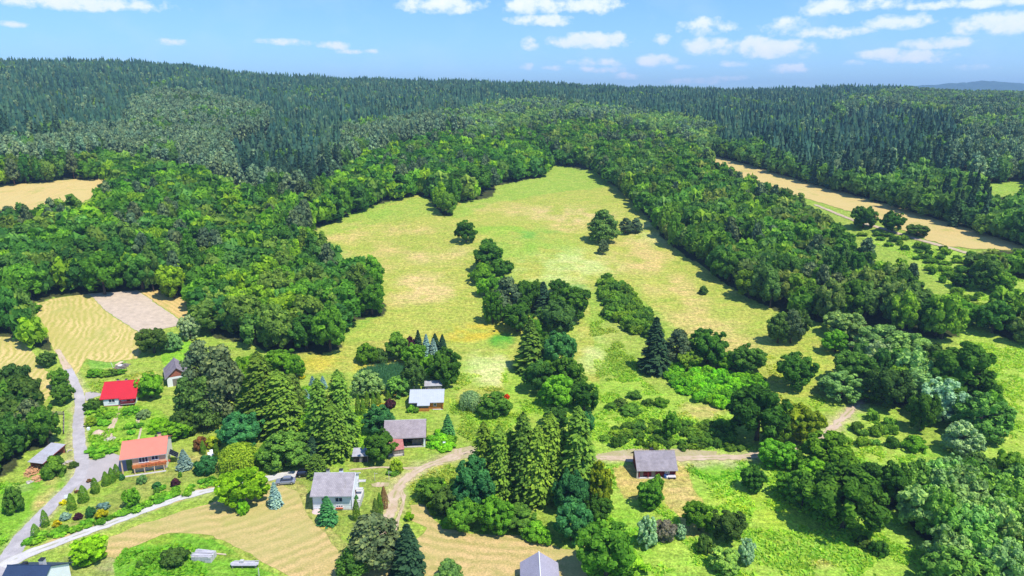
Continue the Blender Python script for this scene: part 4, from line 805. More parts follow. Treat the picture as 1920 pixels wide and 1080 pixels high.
# ---------------------------------------------------------------- the woods
KP = np.array(KEEP)
cand = []
for wi, w in enumerate(WOODS):
    P = np.array(w['p'], float); P[:, 1] = np.maximum(P[:, 1], 128)
    D = []
    for i in range(len(P)):
        for t in (0, .33, .66): D.append(P[i] * (1 - t) + P[(i + 1) % len(P)] * t)
    D = np.array(D); g = G(D[:, 0], D[:, 1]); s = w['s']
    x0, y0 = g[:, :2].min(0) - 15; x1, y1 = g[:, :2].max(0) + 30
    far = w['n'] == 'spruce forest'
    if far: x0, x1, y0, y1 = -1150, 1150, 300, 1430
    X, Y = np.meshgrid(np.arange(x0, x1, s), np.arange(y0, y1, s * .88))
    X = X + (np.arange(X.shape[0]) % 2)[:, None] * s * .5
    X = (X + rng.uniform(-.36, .36, X.shape) * s).ravel(); Y = (Y + rng.uniform(-.36, .36, Y.shape) * s).ravel()
    dd = np.hypot(X, Y); m = (dd < 1440) & (np.abs(np.arctan2(X, Y)) < .74); X, Y = X[m], Y[m]
    Z = zof(X, Y); h = np.mean(w['k'][0][3]); bush = w['k'][0][0] == 'bush'
    ax, ay, dep = proj(X, Y, Z + h * (.05 if bush else .12)); bx, by, _ = proj(X, Y, Z + h * (.5 if bush else .62))
    ok = inpoly(ax, ay, w['p']) & inpoly(bx, by, w['p'])
    if far: ok = inpoly(bx, by, w['p'])
    tx, ty, _ = proj(X, Y, Z + h * 1.0)
    for hp in CLEAR: ok &= ~inpoly(ax, ay, hp) & ~inpoly(bx, by, hp) & ~inpoly(tx, ty, hp)
    for hp in w.get('hole', []): ok &= ~inpoly(ax, ay, hp) & ~inpoly(bx, by + 3, hp)
    for w2 in WOODS[:wi]:
        if w2['k'][0][0] != 'bush' and not bush: ok &= ~inpoly(bx, by, w2['p'])
    if not far and not bush:
        for q in KP: ok &= np.hypot(X - q[0], Y - q[1]) > q[2] * .9 + 1.6
    elif bush:
        for q in KP: ok &= np.hypot(X - q[0], Y - q[1]) > q[2] * .6 + .4
    kinds = [k[0] for k in w['k']]; pr = np.array([k[1] for k in w['k']])
    for x, y, z, dp in zip(X[ok], Y[ok], Z[ok], dep[ok]):
        # kinds stand in drifts, not salt and pepper
        n = float(vnoise(x / 28, y / 28, 77 + wi)) * .65 + random.random() * .35
        k = w['k'][min(len(kinds) - 1, int(np.searchsorted(np.cumsum(pr), np.clip((n - .22) / .56, 0, .999))))]
        hh = random.uniform(*k[3]); ww = random.uniform(*k[4])
        if far: hh *= .72 + .5 * float(vnoise(x / 24, y / 24, 91))
        c = pal(k[2]); f = .82 + .36 * float(vnoise(x / 20, y / 20, 5))
        c = tuple(q * f for q in c)
        cand.append((hh / dp * ww / dp, k[0], x, y, z, hh, ww, c, wi))
cand.sort(key=lambda c: -c[0])
LIM = {'broad': 150, 'tall': 60, 'willow': 120, 'pine': 270, 'spruce': 280, 'bush': 230}
NOUN = {'broad': 'broadleaf tree', 'tall': 'slender tree', 'willow': 'willow', 'pine': 'pine', 'spruce': 'spruce', 'bush': 'shrub'}
cnt = {}; CX = 0
for a, k, x, y, z, h, w, c, wi in cand:
    px, py, dp = proj(x, y, z + h / 2)
    vis = -60 < px < 1980 and py < 1130
    if not vis and k == 'bush': continue
    if vis and cnt.get(k, 0) < LIM[k]:
        cnt[k] = cnt.get(k, 0) + 1
        W = WOODS[wi]; size = 'large' if w * h > {'bush': 9, 'pine': 105, 'spruce': 100, 'tall': 120, 'willow': 115, 'broad': 165}[k] else 'small'
        tree(k, x, y, h, w, c, f"{size} {tone(c)} {NOUN[k]} {W['w']}", 'shrub' if k == 'bush' else 'tree', W['g'], hi=h / dp * F > 95 and k != 'bush', z=z)
    else: stuff_add(k, x, y, z, h, w, c)
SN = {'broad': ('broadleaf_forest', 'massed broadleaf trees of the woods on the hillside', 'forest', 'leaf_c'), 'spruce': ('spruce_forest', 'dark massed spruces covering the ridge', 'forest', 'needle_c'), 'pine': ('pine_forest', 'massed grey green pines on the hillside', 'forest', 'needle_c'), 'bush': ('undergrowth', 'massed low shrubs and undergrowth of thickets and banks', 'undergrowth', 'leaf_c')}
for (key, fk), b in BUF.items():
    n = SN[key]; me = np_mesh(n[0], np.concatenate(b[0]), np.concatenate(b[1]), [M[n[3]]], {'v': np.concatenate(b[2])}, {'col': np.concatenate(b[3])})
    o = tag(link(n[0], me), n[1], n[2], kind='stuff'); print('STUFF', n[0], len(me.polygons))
print('individual trees', NTREE, cnt, 'cand', len(cand))
# ---------------------------------------------------------------- building materials
def roofmat(name, c, c2, axis, period, rough=.6, metal=0, amp=.25, stain=.25, spec=.4):
    """rows or seams running along the object's own axis"""
    t = NT(name); o = t.obj(); s = t.new('SeparateXYZ'); t.set(s.inputs[0], o)
    w = t.math('FRACT', t.math('DIVIDE', s.outputs[axis], period))
    seam = t.rng(w, .0, .16, 1, 0); n = t.noise(o, .6, 4, .65); f = t.noise(o, 6, 3, .6)
    cell = t.new('TexBrick') if False else None
    c = t.mix(t.rng(n, .35, .68, 0, 1), c, c2)
    c = t.mix(1, c, t.rng(f, .3, .7, 1 - stain, 1 + stain), 'MULTIPLY')
    c = t.mix(t.math('MULTIPLY', seam, amp), c, t.mix(1, c, (.5, .5, .5), 'MULTIPLY'))
    return t.surf(c, rough, metal, spec, t.bump(t.math('ADD', t.math('MULTIPLY', seam, .7), t.math('MULTIPLY', f, .3)), .5, .05))
def shingle(name, c, c2, sz=(.45, .28)):
    t = NT(name); o = t.obj(); mp = t.new('Mapping'); t.set(mp.inputs[0], o)
    br = t.new('TexBrick'); t.set(br.inputs['Vector'], o); br.inputs['Scale'].default_value = 1; br.inputs['Brick Width'].default_value = sz[0]; br.inputs['Row Height'].default_value = sz[1]
    br.inputs['Mortar Size'].default_value = .02; br.inputs['Color1'].default_value = (*c, 1); br.inputs['Color2'].default_value = (*c2, 1); br.inputs['Mortar'].default_value = (*[x * .55 for x in c], 1)
    n = t.noise(o, .7, 4, .7); col = t.mix(1, br.outputs['Color'], t.rng(n, .3, .7, .78, 1.2), 'MULTIPLY')
    n2 = t.noise(o, 1.7, 3, .6); col = t.mix(t.rng(n2, .58, .75, 0, .35), col, (.30, .24, .17))
    return t.surf(col, .85, 0, .2, t.bump(n, .3, .05))
def planks(name, c, axis=2, period=.18, var=.25, rough=.8):
    t = NT(name); o = t.obj(); s = t.new('SeparateXYZ'); t.set(s.inputs[0], o)
    q = t.math('DIVIDE', s.outputs[axis], period); w = t.math('FRACT', q); fl = t.math('FLOOR', q)
    wn = t.new('TexWhiteNoise', noise_dimensions='1D'); t.set(wn.inputs['W'], fl)
    col = t.mix(1, c, t.rng(wn.outputs['Value'], 0, 1, 1 - var, 1 + var), 'MULTIPLY')
    col = t.mix(t.rng(w, 0, .14, .6, 0), col, t.mix(1, col, (.35, .33, .3), 'MULTIPLY'))
    n = t.noise(o, 2.5, 4, .7); col = t.mix(1, col, t.rng(n, .3, .7, .8, 1.15), 'MULTIPLY')
    return t.surf(col, rough, 0, .2)
B = dict(
 red_roof=roofmat('red metal roof', (.60,.018,.03), (.55,.016,.027), 0, .45, .45, 0, .3, .06),
 coral_roof=roofmat('coral tile roof', (.72,.22,.145), (.66,.20,.135), 1, .34, .6, 0, .22, .07),
 grey_roof=shingle('grey fibre cement slates', (.36,.32,.33), (.42,.375,.38)), cabin_roof=shingle('weathered shingles', (.30,.265,.28), (.36,.315,.33)),
 barn_roof=shingle('worn grey slates', (.33,.275,.285), (.39,.33,.33)), dark_roof=shingle('grey brown slates', (.27,.225,.25), (.32,.275,.30)),
 silver_roof=roofmat('bright sheet metal roof', (.52,.545,.59), (.47,.50,.55), 0, .6, .45, .1, .25, .06), blue_roof=roofmat('dark blue roof tiles', (.030,.055,.115), (.025,.045,.10), 1, .32, .5, 0, .6, .12),
 sheet=roofmat('corrugated grey sheet', (.50,.50,.53), (.40,.37,.38), 0, .22, .5, .1, .35, .15), rust=roofmat('rusty red sheet roof', (.42,.13,.11), (.48,.22,.18), 0, .25, .7, 0, .4, .3), hutroof=roofmat('grey board roof', (.40,.37,.44), (.35,.325,.39), 0, .5, .6, 0, .5, .2),
 white=plain('white render', (.82,.84,.87), .85, .06, .8), cream=plain('peach render', (.72,.50,.31), .85, .08, .8), peach=plain('cream gable render', (.84,.79,.70), .85, .06, .8), plinth=plain('stone plinth', (.50,.46,.42), .9, .25, 2),  # white render: slight blue of sky-lit shade put into its colour
 redlog=planks('dark red log wall', (.16,.018,.018), 2, .24), orangewood=planks('orange timber wall', (.52,.215,.05), 2, .2), darkwood=planks('old dark boards', (.055,.042,.035), 0, .2), greywood=planks('grey boards', (.24,.21,.185), 0, .2), orange=planks('orange balcony boards', (.62,.20,.06), 2, .17), redwood=planks('dark red timber', (.26,.025,.025), 2, .2), brick=plain('red brick', (.36,.12,.075), .9, .25, 3),
 glass=plain('window glass', (.03,.045,.09), .08, .1, 1, 0, .6), frame=plain('white window frame', (.82,.82,.82), .5, .03, 2), concrete=plain('concrete', (.52,.50,.48), .9, .15, 1.5), door=plain('brown door', (.20,.10,.06), .6, .15, 3), black=plain('black metal', (.03,.03,.035), .4, .1, 3), solar=roofmat('solar panel', (.012,.016,.03), (.012,.014,.026), 0, .5, .15, 0, .3, .05, .6), gutter=plain('grey gutter', (.35,.34,.35), .4, .05, 2), log=plain('split firewood', (.62,.34,.16), .9, .4, 5, bump=.1), stone=plain('field stone', (.52,.46,.40), .9, .25, 3, bump=.1), earth=plain('light earth', (.60,.44,.33), .95, .2, 1.5, bump=.1), tarp=plain('pale tarpaulin', (.66,.60,.60), .5, .12, 3), blueb=plain('blue plastic', (.05,.12,.35), .4, .05, 3), greyplank=planks('weathered grey planks', (.52,.50,.52), 1, .25), rubber=plain('tyre rubber', (.02,.02,.02), .8, .1, 4), rim=plain('alloy rim', (.55,.55,.57), .35, .05, 4, .6), lamp=plain('lamp glass', (.7,.7,.68), .2, .05, 4), tail=plain('red lamp glass', (.45,.02,.02), .2, .05, 4),
 flowers=plain('flower boxes', (.60,.14,.06), .9, .5, 6), sand=plain('sand', (.66,.52,.36), .95, .12, 2))
def window(root, side, u, z, w, h, L, W, parts=2, fmat='frame', cross=False, off=0.0):
    """frame ring proud of the wall, dark pane set in it"""
    if side == 'f': Mx = Matrix.Translation((u, -W / 2 - off, z))
    elif side == 'r': Mx = Matrix.Translation((L / 2 + off, u, z)) @ Matrix.Rotation(R(90), 4, 'Z')
    elif side == 'l': Mx = Matrix.Translation((-L / 2 - off, u, z)) @ Matrix.Rotation(R(-90), 4, 'Z')
    t = .09; b = MB()
    b.box(-w/2, w/2, -.06, .05, h/2 - t, h/2, Mx); b.box(-w/2 - .06, w/2 + .06, -.12, .05, -h/2 - .02, -h/2 + t, Mx)
    b.box(-w/2, -w/2 + t, -.058, .05, -h/2 + t, h/2 - t, Mx); b.box(w/2 - t, w/2, -.058, .05, -h/2 + t, h/2 - t, Mx)
    for k in range(1, parts):
        x = -w/2 + w * k / parts; b.box(x - t * .6, x + t * .6, -.056, .05, -h/2 + t, h/2 - t, Mx)
    if cross: b.box(-w/2 + t, w/2 - t, -.054, .05, -.04, .04, Mx)
    f = b.build('window', B[fmat], root)
    MB().box(-w/2 + t, w/2 - t, -.02, .03, -h/2 + t, h/2 - t, Mx).build('pane', B['glass'], f)
    return f
def frame_of(p0, p1, W):
    a, b = G1(*p0), G1(*p1); d = b[:2] - a[:2]; L = float(np.hypot(*d)); ang = math.atan2(d[1], d[0])
    n = np.array([-math.sin(ang), math.cos(ang)]); c = (a[:2] + b[:2]) / 2 + n * W / 2
    return (c[0], c[1], float(min(a[2], b[2]))), ang, L
def gable_walls(root, L, W, H, rise, mat, base=-.6, name='wall'):
    return MB().prism([(-W/2, base), (W/2, base), (W/2, H), (0, H + rise * (1 - .02)), (-W/2, H)], -L/2, L/2).build(name, B[mat], root)
def gable_roof(root, x0, x1, W, H, rise, ov, mat, th=.16, front=0.0, trim=None):
    k = rise / (W / 2); yf = -W/2 - ov - front; yb = W/2 + ov; lift = .05
    def zf(y): return H + rise - k * abs(y) + lift
    b = MB(); b.prism([(yf, zf(yf)), (0, zf(0)), (yb, zf(yb)), (yb, zf(yb) + th), (0, zf(0) + th), (yf, zf(yf) + th)], x0, x1)
    r = b.build('roof', B[mat], root)
    tb = MB(); tb.bar((x0 - .03, 0, zf(0) + th), (x1 + .03, 0, zf(0) + th), .1, 6)
    tb.build('ridge_cap', B[trim or mat], r)
    g = MB(); g.bar((x0, yf - .06, zf(yf) + .04), (x1, yf - .06, zf(yf) + .04), .07, 6); g.build('gutter', B['gutter'], r)
    return r, zf
def chimney(root, x, y, zf, h=1.0, s=.28, mat='concrete', cap=True):
    c = MB().box(x - s, x + s, y - s, y + s, zf(y) - .3, zf(y) + h).build('chimney', B[mat], root)
    if cap: MB().box(x - s - .07, x + s + .07, y - s - .07, y + s + .07, zf(y) + h + .003, zf(y) + h + .1).build('cap', B['black'], c)

# coral roofed house with balcony and carport
W = 8.6; o, a, L = frame_of((251, 885.5), (313.5, 876.5), W)
h = empty('house', o, a, 'house with coral red roof and orange wooden balcony', 'house', 'houses of the village')
gable_walls(h, L, W, 4.0, 2.05, 'cream'); r, zf = gable_roof(h, -L/2 - 2.5, L/2 + .35, W, 4.0, 2.05, .55, 'coral_roof')
MB().prism([(-W/2 - .01, -.3), (W/2 + .01, -.3), (W/2 + .01, 4.0), (0, 5.95), (-W/2 - .01, 4.0)], L/2 + .003, L/2 + .05).build('gable', B['peach'], h)
chimney(h, 1.9, .9, zf, 1.15, .33, 'cream'); chimney(h, .9, 1.6, zf, .7, .2, 'black', False)
f = window(h, 'f', -L/2 + 2.4, 2.95, 2.0, 1.5, L, W, 3); window(h, 'f', L/2 - 2.3, 3.05, 1.5, 1.15, L, W, 2)
for u in (-L/2 + 2.6, L/2 - 2.6): window(h, 'f', u, .85, 1.0, .45, L, W, 2)
MB().box(-L/2 + .1, L/2 + .1, -W/2 - 1.25, -W/2 - .003, 1.55, 1.72).build('balcony', B['orange'], h)
rl = MB(); y = -W/2 - 1.22
for z in (1.8, 2.04, 2.28): rl.box(-L/2 + .1, L/2 + .1, y - .03, y + .03, z, z + .15)
for k in range(8): x = -L/2 + .15 + k * (L - .2) / 7; rl.box(x - .05, x + .05, y + .033, y + .12, 1.5, 2.5)
rl.build('railing', B['orange'], h)
for k in range(4):
    x = -L/2 + .5 + k * (L - .9) / 3; MB().box(x - .08, x + .08, y, y + .16, -.3, 1.547).build('post', B['cream'], h)
for z0, z1, m in ((-.3, .5, 'plinth'),): MB().box(-L/2 - .02, L/2 + .02, -W/2 - .04, -W/2 - .003, z0, z1).build('plinth', B[m], h)
for yy in (-W/2 - .25, W/2 - .3): MB().box(-L/2 - 2.3, -L/2 - 2.05, yy - .12, yy + .12, -.3, zf(yy) + .02).build('carport_post', B['cream'], h)
MB().box(-L/2 - 2.4, L/2, -W/2 - 1.9, -W/2 - 1.3, -.3, .06).build('paving', B['concrete'], h)
fl = MB()
for k in range(9): x = -L/2 + 2.2 + k * .7; fl.box(x, x + .5, y - .22, y - .04, 2.2, 2.42 + .1 * (k % 3))
fl.build('flower_box', B['flowers'], h)
sc = MB(); MX = Matrix.Translation((L/2 + 1.35, -1.7, 2.2)) @ Matrix.Rotation(R(38), 4, 'Y') @ Matrix.Rotation(0, 4, 'Z')
sc.box(-1.15, 1.15, -1.25, 1.25, -.05, 0, MX); s0 = sc.build('solar_collector', B['rim'], h)
for k in range(3): MB().box(-1.08, 1.08, -1.18 + k * .81, -.48 + k * .81, .003, .04, MX).build('panel', B['solar'], s0)
st = MB()
for yy in (-2.6, -.8): st.bar((L/2 + 2.1, yy, -.2), (L/2 + 2.1, yy, 1.75), .05); st.bar((L/2 + .1, yy, 2.8), (L/2 + .5, yy, 2.8), .05)
st.build('stand', B['gutter'], s0)

# red roofed house
W = 7.6; o, a, L = frame_of((197.5, 759), (255, 756), W)
h = empty('house', o, a, 'white house with bright red metal roof and balcony on posts', 'house', 'houses of the village')
gable_walls(h, L, W, 3.1, 2.35, 'white'); r, zf = gable_roof(h, -L/2 - .75, L/2 + .75, W, 3.1, 2.35, .55, 'red_roof')
xs = -L/2 + 4.0
MB().box(-L/2, xs, -W/2 - 1.0, -W/2 - .003, -.6, 2.55).build('bay', B['white'], h)
MB().box(-L/2 - .02, xs + .02, -W/2 - 1.04, -W/2 - 1.003, -.6, .35).build('plinth', B['brick'], h)
k = 2.35 / (W / 2)
ext = MB(); e0, e1 = -W/2 - .55, -W/2 - 1.75
zq = lambda yy: 3.1 + 2.35 - k * abs(yy) + .05
ext.prism([(e0, zq(e0) + .003), (e1, zq(e1)), (e1, zq(e1) + .16), (e0, zq(e0) + .163)], xs + .3, L/2 + .75); ext.build('porch_roof', B['red_roof'], h)
ext = MB(); e1 = -W/2 - 1.3
ext.prism([(e0, zq(e0) + .003), (e1, zq(e1)), (e1, zq(e1) + .16), (e0, zq(e0) + .163)], -L/2 - .75, xs + .297); ext.build('eave', B['red_roof'], h)
window(h, 'f', -L/2 + 2.2, 1.75, 1.7, 1.05, L, W, 2, off=1.0); window(h, 'f', 1.1, 1.9, .9, 1.1, L, W, 2)
d = MB().box(1.9, 2.6, -W/2 - .05, -W/2 - .003, .75, 2.5).build('door', B['door'], h); MB().box(2.0, 2.5, -W/2 - .07, -W/2 - .053, 1.5, 2.3).build('pane', B['glass'], d)
MB().box(xs + .5, L/2 + .1, -W/2 - 1.6, -W/2 - .006, .55, .72).build('balcony', B['concrete'], h)
rl = MB(); y = -W/2 - 1.58
for z in (.75, 1.05, 1.35): rl.box(xs + .5, L/2 + .1, y - .03, y + .03, z, z + .16)
rl.box(L/2 + .04, L/2 + .1, y + .04, -W/2 - .01, .75, 1.5); rl.build('railing', B['redwood'], h)
for x in (xs + .6, (xs + L/2) / 2 + .3, L/2): MB().box(x - .08, x + .08, y + .04, y + .2, -.6, 2.45).build('post', B['redwood'], h)
chimney(h, -1.4, .8, zf, .75, .24, 'white'); chimney(h, .8, .8, zf, .75, .24, 'white')
MB().box(-L/2 - 2.4, -L/2 - .05, .3, .45, .0, .5).build('side_wall', B['brick'], h)

# grey roofed white house
W = 8.0; o, a, L = frame_of((588, 957), (661, 956), W)
h = empty('house', o, a, 'white house with grey slate roof, two chimneys and a flower window', 'house', 'houses of the village')
gable_walls(h, L, W, 4.1, 2.35, 'white'); r, zf = gable_roof(h, -L/2 - .35, L/2 + .25, W, 4.1, 2.35, .72, 'grey_roof', trim='concrete')
MB().prism([(-W/2 - .8, 4.1 - .45), (-W/2 - .8, 4.1 - .2), (0, 6.62), (W/2 + .8, 3.9), (W/2 + .8, 3.65), (0, 6.37)], L/2 + .253, L/2 + .32).build('bargeboard', B['frame'], r)
chimney(h, -1.7, .6, zf, .95, .3, 'concrete'); chimney(h, 1.2, .5, zf, .9, .36, 'white')
window(h, 'f', -1.7, 2.55, 1.25, 1.05, L, W, 2); window(h, 'f', 1.4, 2.55, 1.6, 1.05, L, W, 2)
f = window(h, 'f', 1.45, .95, 1.5, .55, L, W, 3); MB().box(.7, 2.2, -W/2 - .35, -W/2 - .13, .45, .72).build('flower_box', B['flowers'], f)
bd = MB()
for z in (1.1, 1.75, .5): bd.box(-L/2 - .01, L/2 + .01, -W/2 - .025, -W/2 - .003, z, z + .05)
bd.build('cornice', B['concrete'], h); MB().box(-L/2 - .03, L/2 + .03, -W/2 - .05, -W/2 - .004, -.6, .3).build('plinth', B['plinth'], h)
MB().box(L/2 + .003, L/2 + 1.5, -2.6, 1.6, -.6, 1.5).build('porch', B['concrete'], h)
stp = MB()
for k in range(5): stp.box(L/2 + .2, L/2 + 1.4, -2.61 - .3 * (k + 1), -2.603 - .3 * k, -.6, 1.25 - .25 * k)
stp.build('steps', B['concrete'], h)
for yy in (-.6, 2.6): MB().box(L/2 + .06, L/2 + 1.7, yy, yy + .9, 2.7, 2.82).build('canopy', B['concrete'], h)
d = MB().box(L/2 + .003, L/2 + .06, -.5, .4, 1.503, 2.6).build('door', B['door'], h)
window(h, 'r', 2.9, 3.1, .9, .9, L, W, 1)
MB().box(-L/2 - .05, -L/2 + .02, -W/2 - .12, -W/2 - .04, -.5, 3.9).build('drainpipe', B['gutter'], h); MB().box(L/2 - .1, L/2 - .03, -W/2 - .12, -W/2 - .056, -.5, 3.9).build('drainpipe', B['gutter'], h)

# silver roofed wooden house
W = 7.6; o, a, L = frame_of((770, 768), (830.5, 767), W)
h = empty('house', o, a, 'small orange timber house with a bright silver metal roof', 'house', 'houses of the village')
gable_walls(h, L, W, 2.4, 1.85, 'orangewood'); r, zf = gable_roof(h, -L/2 - .4, L/2 + .35, W, 2.4, 1.85, .5, 'silver_roof')
k = 1.85 / (W / 2); e0, e1 = -W/2 - .5, -W/2 - 1.5; zq = lambda yy: 2.4 + 1.85 - k * abs(yy) + .05
x0, x1 = -L/2 + 2.0, L/2 - 3.6
MB().prism([(e0, zq(e0) + .003), (e1, zq(e1)), (e1, zq(e1) + .16), (e0, zq(e0) + .163)], x0, x1).build('porch_roof', B['silver_roof'], h)
p = MB().box(x0 + .2, x1 - .2, -W/2 - 1.3, -W/2 - .003, -.5, 1.0).build('porch', B['orangewood'], h)
MB().box(x0 + .3, x1 - .3, -W/2 - 1.2, -W/2 - .1, 1.003, 1.6).build('pane', B['glass'], p)
for x in (x0 + .2, x1 - .35): MB().box(x, x + .15, -W/2 - 1.31, -W/2 - 1.2, 1.003, zq(-W/2 - 1.25)).build('post', B['orangewood'], p)
window(h, 'f', L/2 - 2.2, 1.45, .8, .9, L, W, 1); MB().box(-L/2 + .1, x0 + .1, -W/2 - .05, -W/2 - .003, -.4, 2.2).build('board_and_shade_panel', B['greywood'], h)  # grey panel at the left stands in for shade on the timber wall
MB().box(L/2 - .1, L/2 + .12, -W/2 - .4, -W/2 - .2, -.5, 2.2).build('post', B['orangewood'], h)
MB().box(L/2 - 2.9, L/2 + .1, -W/2 - .45, -W/2 - .02, -.5, .12).build('doorstep', B['concrete'], h)
chimney(h, -.2, .35, zf, .6, .22, 'brick')

def leanto(name, corners, H0, H1, wall, roofm, label, cat, group=None, open_front=False, ov=.3, dz=-.5):
    """corners: front-left, front-right in the picture, depth, single slope from back (H1) to front (H0)"""
    o, a, L = frame_of(corners[0], corners[1], corners[2]); W = corners[2]
    h = empty(name, o, a, label, cat, group); t = .14
    if open_front:
        w = MB(); w.box(-L/2, L/2, W/2 - t, W/2, dz, H1); w.box(-L/2, -L/2 + t, -W/2, W/2 - t - .003, dz, H0); w.box(L/2 - t, L/2, -W/2, W/2 - t - .003, dz, H0)
    else:
        w = MB(); w.prism([(-W/2, dz), (W/2, dz), (W/2, H1), (-W/2, H0)], -L/2, L/2)
    w.build('wall', B[wall], h)
    k = (H1 - H0) / W; y0, y1 = -W/2 - ov, W/2 + ov; z = lambda y: H0 + (y + W/2) * k + .02
    rf = MB().prism([(y0, z(y0)), (y1, z(y1)), (y1, z(y1) + .1), (y0, z(y0) + .1)], -L/2 - ov, L/2 + ov).build('roof', B[roofm], h)
    return h, L, W, z
# shed behind the silver house, dark shed, red lean-to
leanto('shed', ((797, 735), (828, 734), 2.6), 1.9, 2.3, 'greywood', 'sheet', 'small grey roofed shed behind the silver roofed house', 'shed', 'sheds of the village', ov=.2)
h, L, W, z = leanto('shed', ((663, 867), (689, 866), 2.6), 1.7, 2.2, 'darkwood', 'sheet', 'dark board shed with grey flat roof under the big trees', 'shed', 'sheds of the village')
MB().box(-.3, .5, -W/2 - .04, -W/2 - .003, -.3, 1.45).build('door', B['greywood'], h); MB().box(L/2 + .05, L/2 + .2, -W/2 - .3, -W/2 - .15, -.4, 1.7).build('post', B['greywood'], h)
h, L, W, z = leanto('shed', ((728, 856), (757.5, 852), 3.4), 1.5, 2.9, 'greywood', 'rust', 'rusty red roofed lean-to shed before the open barn', 'shed', 'sheds of the village', ov=.15)
MB().box(L/2 - .2, L/2, -W/2 - .8, -W/2 - .65, -.5, 1.2).build('post', B['greywood'], h); MB().box(-L/2, L/2, -W/2 - .6, -W/2 - .01, -.5, .35).build('plinth', B['plinth'], h)

# open barn
W = 8.6; o, a, L = frame_of((722, 841), (797.5, 838), W)
h = empty('barn', o, a, 'open fronted barn with grey slate roof and white corner pillar', 'barn', 'farm buildings of the village')
w = MB(); w.box(-L/2, L/2, W/2 - .2, W/2, -.5, 3.1); w.box(-L/2, -L/2 + .2, -W/2 + .1, W/2 - .203, -.5, 3.1); w.box(L/2 - .2, L/2, -W/2 + 1.0, W/2 - .203, -.5, 3.1)
w.build('wall', B['darkwood'], h)
g = MB()
for x0, x1 in ((-L/2, -L/2 + .2), (L/2 - .2, L/2)): g.prism([(-W/2, 3.103), (W/2, 3.103), (0, 5.3)], x0, x1)
g.build('gable', B['darkwood'], h)
MB().box(-L/2 + .2, L/2 - .2, -W/2 + 3.0, -W/2 + 3.15, -.5, 2.2).build('partition', B['darkwood'], h)
MB().box(-L/2, L/2, -W/2 - .05, -W/2 + .12, 2.45, 3.0).build('beam', B['redwood'], h)
MB().box(L/2 - .45, L/2, -W/2, -W/2 + .45, -.5, 2.447).build('pillar', B['white'], h); MB().box(.2, .4, -W/2 + .1, -W/2 + .3, -.5, 2.447).build('post', B['darkwood'], h)
gt = MB()
for k in range(9): gt.box(L/2 - 3.4 + k * .3, L/2 - 3.15 + k * .3, -W/2 + 1.2, -W/2 + 1.25, -.2, 1.5 + .1 * (k % 3))
gt.build('board_gate', B['greywood'], h); MB().box(-.6, L/2 - .5, -W/2 - .1, -W/2 + .6, -.5, .22).build('threshold', B['plinth'], h)
r, zf = gable_roof(h, -L/2 - .3, L/2 + .25, W, 3.1, 2.3, .5, 'barn_roof', trim='concrete')

# red log cabin
W = 6.8; o, a, L = frame_of((1196.5, 894.5), (1266.5, 894), W)
h = empty('cabin', o, a, 'dark red log cabin with weathered shingle roof beside the dirt track', 'cabin', 'houses of the village')
gable_walls(h, L, W, 2.45, 2.3, 'redlog'); r, zf = gable_roof(h, -L/2 - .55, L/2 + .3, W, 2.45, 2.3, .75, 'cabin_roof')
MB().prism([(-W/2 - .02, 2.45), (W/2 + .02, 2.45), (0, 4.7)], -L/2 - .05, -L/2 - .003).build('gable', B['darkwood'], h)
window(h, 'f', 2.35, 1.45, 1.0, .95, L, W, 2, cross=True); MB().box(-1.3, -.4, -W/2 - .05, -W/2 - .003, .1, 1.95).build('door', B['greywood'], h)
MB().box(-L/2 - .02, -3.2, -W/2 - .05, -W/2 - .003, .2, 2.2).build('board_and_shade_panel', B['greywood'], h)  # the cabin's own grey boards, left of the door
MB().box(-L/2 - .1, L/2 - 3.3, -W/2 - .75, -W/2 - .01, -.5, .12).build('doorstep', B['concrete'], h); MB().box(-1.9, -.3, -W/2 - 1.3, -W/2 - .755, -.5, .0).build('step', B['stone'], h)
for x in (-L/2 + .1, -2.2): MB().box(x - .08, x + .08, -W/2 - .66, -W/2 - .5, .123, 2.1).build('post', B['redwood'], h)
MB().box(-L/2 - .5, -L/2 - .2, -W/2 - .7, -W/2 - .4, -.4, 2.2).build('drainpipe', B['concrete'], h)
chimney(h, -.7, .5, zf, .75, .3, 'brick')

# small grey barn, gable towards us
a0, a1 = G1(315, 726), G1(354, 719); d = a1[:2] - a0[:2]; W = float(np.hypot(*d)); ang = math.atan2(d[1], d[0]); n = np.array([-math.sin(ang), math.cos(ang)]); L = 9.0
c = (a0[:2] + a1[:2]) / 2 + n * L / 2
h = empty('barn', (c[0], c[1], min(a0[2], a1[2])), ang - R(90), 'small barn with grey brown roof and brick gable by the pines', 'barn', 'farm buildings of the village')
gable_walls(h, L, W, 3.0, 2.6, 'greywood'); r, zf = gable_roof(h, -L/2 - .3, L/2 + .5, W, 3.0, 2.6, .4, 'dark_roof')
MB().prism([(-W/2 + .02, 3.0), (W/2 - .02, 3.0), (0, 5.5)], L/2 + .003, L/2 + .04).build('gable', B['brick'], h)
MB().box(L/2 + .003, L/2 + .05, -W/2, W/2, -.5, 2.95).build('front_wall', B['white'], h)
MB().box(L/2 + .053, L/2 + .08, -1.4, 1.2, -.4, 2.3).build('door', B['greywood'], h)

# grey hut at the bottom edge, ridge running towards us
bk = Pz(1010, 1077, 0); L, W = 8, 6.3
h = empty('hut', (bk[0], bk[1] - L/2, 0), R(90), 'grey roofed hut on the mown field at the bottom edge', 'hut', 'farm buildings of the village')
gable_walls(h, L, W, 2.4, 2.1, 'greywood'); r, zf = gable_roof(h, -L/2 - .3, L/2 + .3, W, 2.4, 2.1, .35, 'hutroof', trim='frame')
MB().box(-.5, .6, -W/2 - .05, -W/2 - .003, -.3, 1.9).build('door', B['darkwood'], h)

